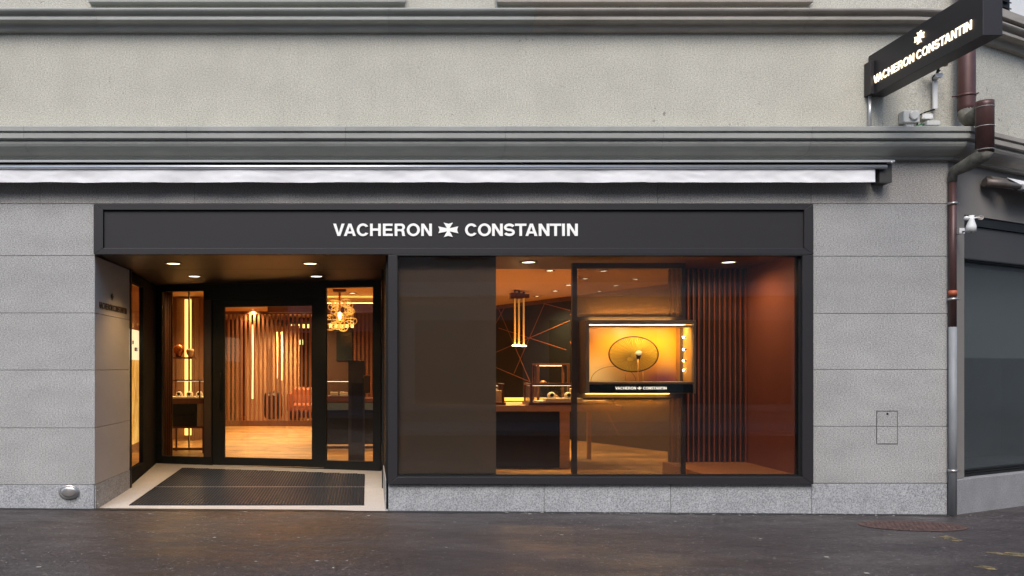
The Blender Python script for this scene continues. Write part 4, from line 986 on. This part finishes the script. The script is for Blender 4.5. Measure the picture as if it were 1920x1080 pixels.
# lit lattice at the very back
LT = thing('lit_lattice', 'dark lattice shelf with glowing square cells under the ceiling at the back', 'shelf', (-1,14.8,2.5))
x0, x1 = -2.25, .35
box('backing', BLACKI, LT, x0,x1,14.95,15.0,2.35,3.02)
for i in range(17):
    x = x0+.02+i*.155
    box('lit_cell', CELL, LT, x+.035,x+.125,14.93,14.945,2.72,2.83)
    box('upright', WALNUT, LT, x-.01,x+.02,14.8,14.93,2.35,3.02)
box('shelf_board', WALNUT, LT, x0,x1,14.795,14.94,2.60,2.64); box('shelf_board', WALNUT, LT, x0,x1,14.796,14.94,2.88,2.92)
XS = thing('exit_sign', 'small pale green lit exit sign at the back of the shop', 'sign', (X(562,14.4),14.4,2.3))
box('face', emit('pale_green_sign', (.62,.85,.45), 1.0), XS, X(556,14.4),X(568,14.4),14.38,14.42,Z(646,14.4),Z(637,14.4))
box('back_unit', pm('dark_unit', (.05,.03,.022), .4), IW, -2.0,-.8,15.6,15.7,ZF,2.4)
# right sidelight
CV = thing('ceiling_bulkhead', 'dark bulkhead with a glowing cove across the shop ceiling', 'bulkhead', (-.2,8,2.7), kind='thing')
box('fascia', pm('bulkhead_brown', (.12,.05,.03), .5), CV, -2.05,2.1,8.0,8.2,2.72,2.90)
box('cove_light', COVE, CV, -2.0,2.05,8.06,8.14,2.902,2.912)
CHX, CHY, CHZ = X(637,6.5), 6.5, 2.62
CH = thing('chandelier', 'gold chandelier of looping blown glass globes behind the right sidelight', 'chandelier', (CHX,CHY,ZC))
box('canopy', WALNUT, CH, CHX-.12,CHX+.12,CHY-.12,CHY+.12,3.0,ZC)
M().tube([(CHX,CHY,2.6),(CHX,CHY,3.0)], .018, 10).build('stem', BRASS, CH)
M().lathe((CHX,CHY,2.55), [(.01,-.07),(.02,-.04),(.03,.0),(.03,.05),(.01,.08)], 14).build('lamp_core', emit('chandelier_core', (1,.68,.25), 5), CH)
rnd = random.Random(4)
for i in range(30):
    q = rnd.uniform(0,6.28); cz = CHZ-.02+rnd.uniform(-.30,.24); rr_ = (.06+.17*rnd.random())*(1.1-abs(cz-CHZ+.05)*2)
    cx_, cy_ = CHX+rr_*1.2*math.cos(q), CHY+rr_*math.sin(q); rg = rnd.uniform(.055,.095)
    tilt = rnd.uniform(-.8,.8); n = 22
    pts = [(cx_+rg*math.cos(2*math.pi*j/n), cy_+rg*math.sin(2*math.pi*j/n)*math.sin(tilt), cz+rg*.75*math.sin(2*math.pi*j/n)*math.cos(tilt)) for j in range(n+1)]
    M().tube(pts, .0036, 6, False).tube([(cx_+rg*.8*math.sin(2*math.pi*j/n)*math.cos(2*math.pi*j/n), cy_+rg*.9*math.cos(2*math.pi*j/n), cz+rg*.6*math.sin(2*math.pi*j/n)) for j in range(n+1)], .004, 6, False).build('globe', emit('amber_glass_loop', (.9,.46,.08), .8) if i == 0 else bpy.data.materials['amber_glass_loop'], CH)
TVW = thing('media_wall', 'dark media wall with a screen behind the right sidelight', 'media wall', (-.6,10.1,ZF))
box('panel', pm('media_panel', (.06,.035,.028), .35), TVW, -1.05,-.33,10.1,10.2,ZF,2.5); box('screen', SCREEN, TVW, -.72,-.36,10.06,10.098,1.75,2.40)
ribbed('slat_wall', 'red brown ribbed wood wall at the right behind the right sidelight', -.32,.5,9.6,ZF,2.85,9,WALNUT,pm('deep_red', (.08,.02,.012), .5))
SB = thing('service_counter', 'black service counter with wooden edge and showcases behind the right sidelight', 'counter', (-.4,6.0,ZF))
box('body', BLACKI, SB, -.95,.25,6.02,6.6,ZF+.08,.96); box('top_edge', WALNUT, SB, -.97,.27,6.0,6.62,.961,1.03)
box('blue_band', pm('blue_grey_band', (.09,.13,.18), .35), SB, -.95,.25,6.0,6.018,.82,.95)
t = case('glass showcase with pale boxes on the service counter', -.93,-.3,6.05,6.5,1.031,1.37,.025)
for xx in (-.82,-.62,-.44):
    o = box('watch_box', CREAM if xx > -.7 else pm('grey_box', (.3,.3,.32), .5), None, xx-.07,xx+.07,6.15,6.3,1.072,1.14, bevel=.005)
    tag(o, {-.82:'grey watch box, leftmost in the service counter showcase',-.62:'cream watch box, middle of the service counter showcase',-.44:'cream watch box, rightmost in the service counter showcase'}[xx], 'box')
ST = thing('totem_stand', 'tall grey slab stand right behind the right sidelight glass', 'stand', (-.17,3.9,ZF))
GREYS = pm('grey_stand', (.105,.10,.088), .5, var=.25, vscale=4)
box('slab', GREYS, ST, X(653,3.9),X(684,3.9),3.9,3.96,ZF,Z(676,3.9)); box('inset', pm('dark_inset', (.05,.047,.042), .45), ST, X(659,3.9),X(680,3.9),3.885,3.899,ZF+.3,Z(718,3.9))
M().obox((X(688,3.9),3.85,1.33),(1,0,0),(0,1,.5),(0,-.5,1),.05,.02,.15).build('tablet', pm('tablet_grey', (.12,.10,.08), .4), ST)

# ------------------------------------------------------------------ lamps: recessed downlights
proto = thing('downlight', 'x', 'downlight', (0,0,0))
M().lathe((0,0,0), [(.088,-.001),(.092,-.008),(.075,-.010),(.072,-.002)], 24).build('ring', pm('downlight_ring', (.25,.16,.09), .4), proto, local=True)
M().lathe((0,0,0), [(.072,-.002),(.0,-.004)], 24).build('lens', DOWN, proto, local=True)
first = [True]; PW = 2.4
def downlight(x, y, z, label, group, power=0, size=1, spot=130, col=(1,.62,.26)):
    if first[0]: o = proto; first[0] = False
    else: o = copy_tree(proto)
    o.location = (x,y,z); o.scale = (size,size,1); tag(o, label, 'downlight', group)
    if power:
        ld = bpy.data.lights.new('downlight_beam', 'SPOT'); ld.energy = power*PW; ld.spot_size = R(spot); ld.spot_blend = .7; ld.color = col; ld.shadow_soft_size = .06
        lo = bpy.data.objects.new('downlight_beam', ld); COL.objects.link(lo); lo.location = (x,y,z-.03)
g1 = 'downlights in the entrance soffit'
SOFW = 14
downlight(-2.32,.77,2.829,'round downlight at the front left of the entrance soffit',g1,SOFW,1.15)
downlight(-.69,.77,2.829,'round downlight at the front right of the entrance soffit',g1,SOFW,1.15)
downlight(-2.36,2.19,2.829,'round downlight at the rear left of the entrance soffit',g1,SOFW,1.15)
downlight(-.70,2.19,2.829,'round downlight at the rear right of the entrance soffit',g1,SOFW,1.15)
g2 = 'downlights over the display window'
for px, lab in ((991,'round downlight in the window soffit above the pendants'),(1366,'round downlight in the window soffit above the russet slats')):
    dep = (2.83-EYE)*FPX/(690-491); downlight((px-690)*dep/FPX, dep-9.41, 2.829, lab, g2, 7, 1.15, 172, col=(1,.55,.25))
g3 = 'small downlights in the shop ceiling'
spots = [(1031,507,'ceiling downlight nearest the window in the clear gap by the blind'),(1041,545,'middle ceiling downlight beside the screen frame left edge'),(1007,555,'rearmost ceiling downlight just right of the brass pendants'),(1066,534,'ceiling downlight touching the left edge of the dark screen frame'),(1097,522,'left ceiling downlight seen through the gold mesh'),(1124,546,'lowest ceiling downlight seen through the gold mesh'),(1132,507.5,'highest ceiling downlight seen through the gold mesh'),(1191,523,'rightmost ceiling downlight seen through the gold mesh'),(1155,535,'ceiling downlight between the lowest and rightmost ones behind the mesh')]
for i, (px, py, lab) in enumerate(spots):
    dep = (ZC-EYE)*FPX/(690-py); downlight((px-690)*dep/FPX, dep-9.41, ZC-.001, lab, g3, (130 if i == 0 else 90) if i in (0,2,3,7) else 0, .85, 105 if i in (0,7) else 150)
for px, py, lab in ((474,580.5,'left ceiling downlight above the slatted screen'),(480,585,'second ceiling downlight just right of the left one above the screen'),(541,584.5,'right ceiling downlight above the slatted screen'),(671,584,'ceiling downlight right of the chandelier')):
    dep = (ZC-EYE)*FPX/(690-py); downlight((px-690)*dep/FPX, dep-9.41, ZC-.001, lab, g3, 60 if px in (474,541) else 0, 1, 150)
HL = {(-1.6,5.2):'added ceiling downlight just inside the glass door', (-1.7,8.8):'added ceiling downlight under the bulkhead before the slatted screen', (-3.0,6.2):'added ceiling downlight above the shelf with two vases', (-.3,7.2):'added ceiling downlight behind the chandelier', (-3.6,3.2):'added ceiling downlight above the side showcase poster', (-2.2,13.0):'added ceiling downlight above the glowing tubes', (-.8,13.6):'added ceiling downlight right of the armchair', (-3.0,10.4):'added ceiling downlight before the left end of the slatted screen', (2.0,5.2):'added ceiling downlight behind the taupe blind'}  # extra lamps, mostly out of view, added to light the interior
for x, y, pw in ((-1.6,5.2,50),(-1.7,8.8,190),(-3.0,6.2,70),(-.3,7.2,60),(-3.6,3.2,40),(-2.2,13.0,200),(-.8,13.6,110),(-3.0,10.4,120),(2.0,5.2,90)):
    downlight(x,y,ZC-.001,HL[(x,y)],g3,pw,1,150)

DB = thing('added_end_building', 'added unseen grey building down the street, mirrored in the neighbouring window', 'building', (40,-10,0), kind='thing')  # unseen block added to tone down the sky reflection in the neighbouring pane
box('wall', pm('far_render', (.36,.39,.39), .9, var=.15, vscale=.4), DB, 40,50,-45,16,-.5,14)
# ------------------------------------------------------------------ the other side of the street (seen as reflections)
OB = thing('opposite_building', 'grey building across the street, mirrored faintly in the shop glass', 'building', (0,-16,0), kind='thing')
OPW = pm('opposite_render', (.36,.34,.31), .9, var=.08)
OPG = pm('opposite_glass', (.02,.022,.025), .1)
box('wall', OPW, OB, -30,30,-26,-16,-.2,10.5)
for i in range(14):
    x = -26+i*4
    box('window', OPG, OB, x,x+1.6,-16.0,-15.97,4.8,7.0)
    box('shop_window', OPG, OB, x-.6,x+2.6,-16.0,-15.96,.5,3.0)
box('ledge', OPW, OB, -30,30,-15.99,-15.8,.30,.48)
box('cornice', pm('opposite_trim', (.6,.59,.57), .8), OB, -30,30,-15.99,-15.6,3.7,4.1)
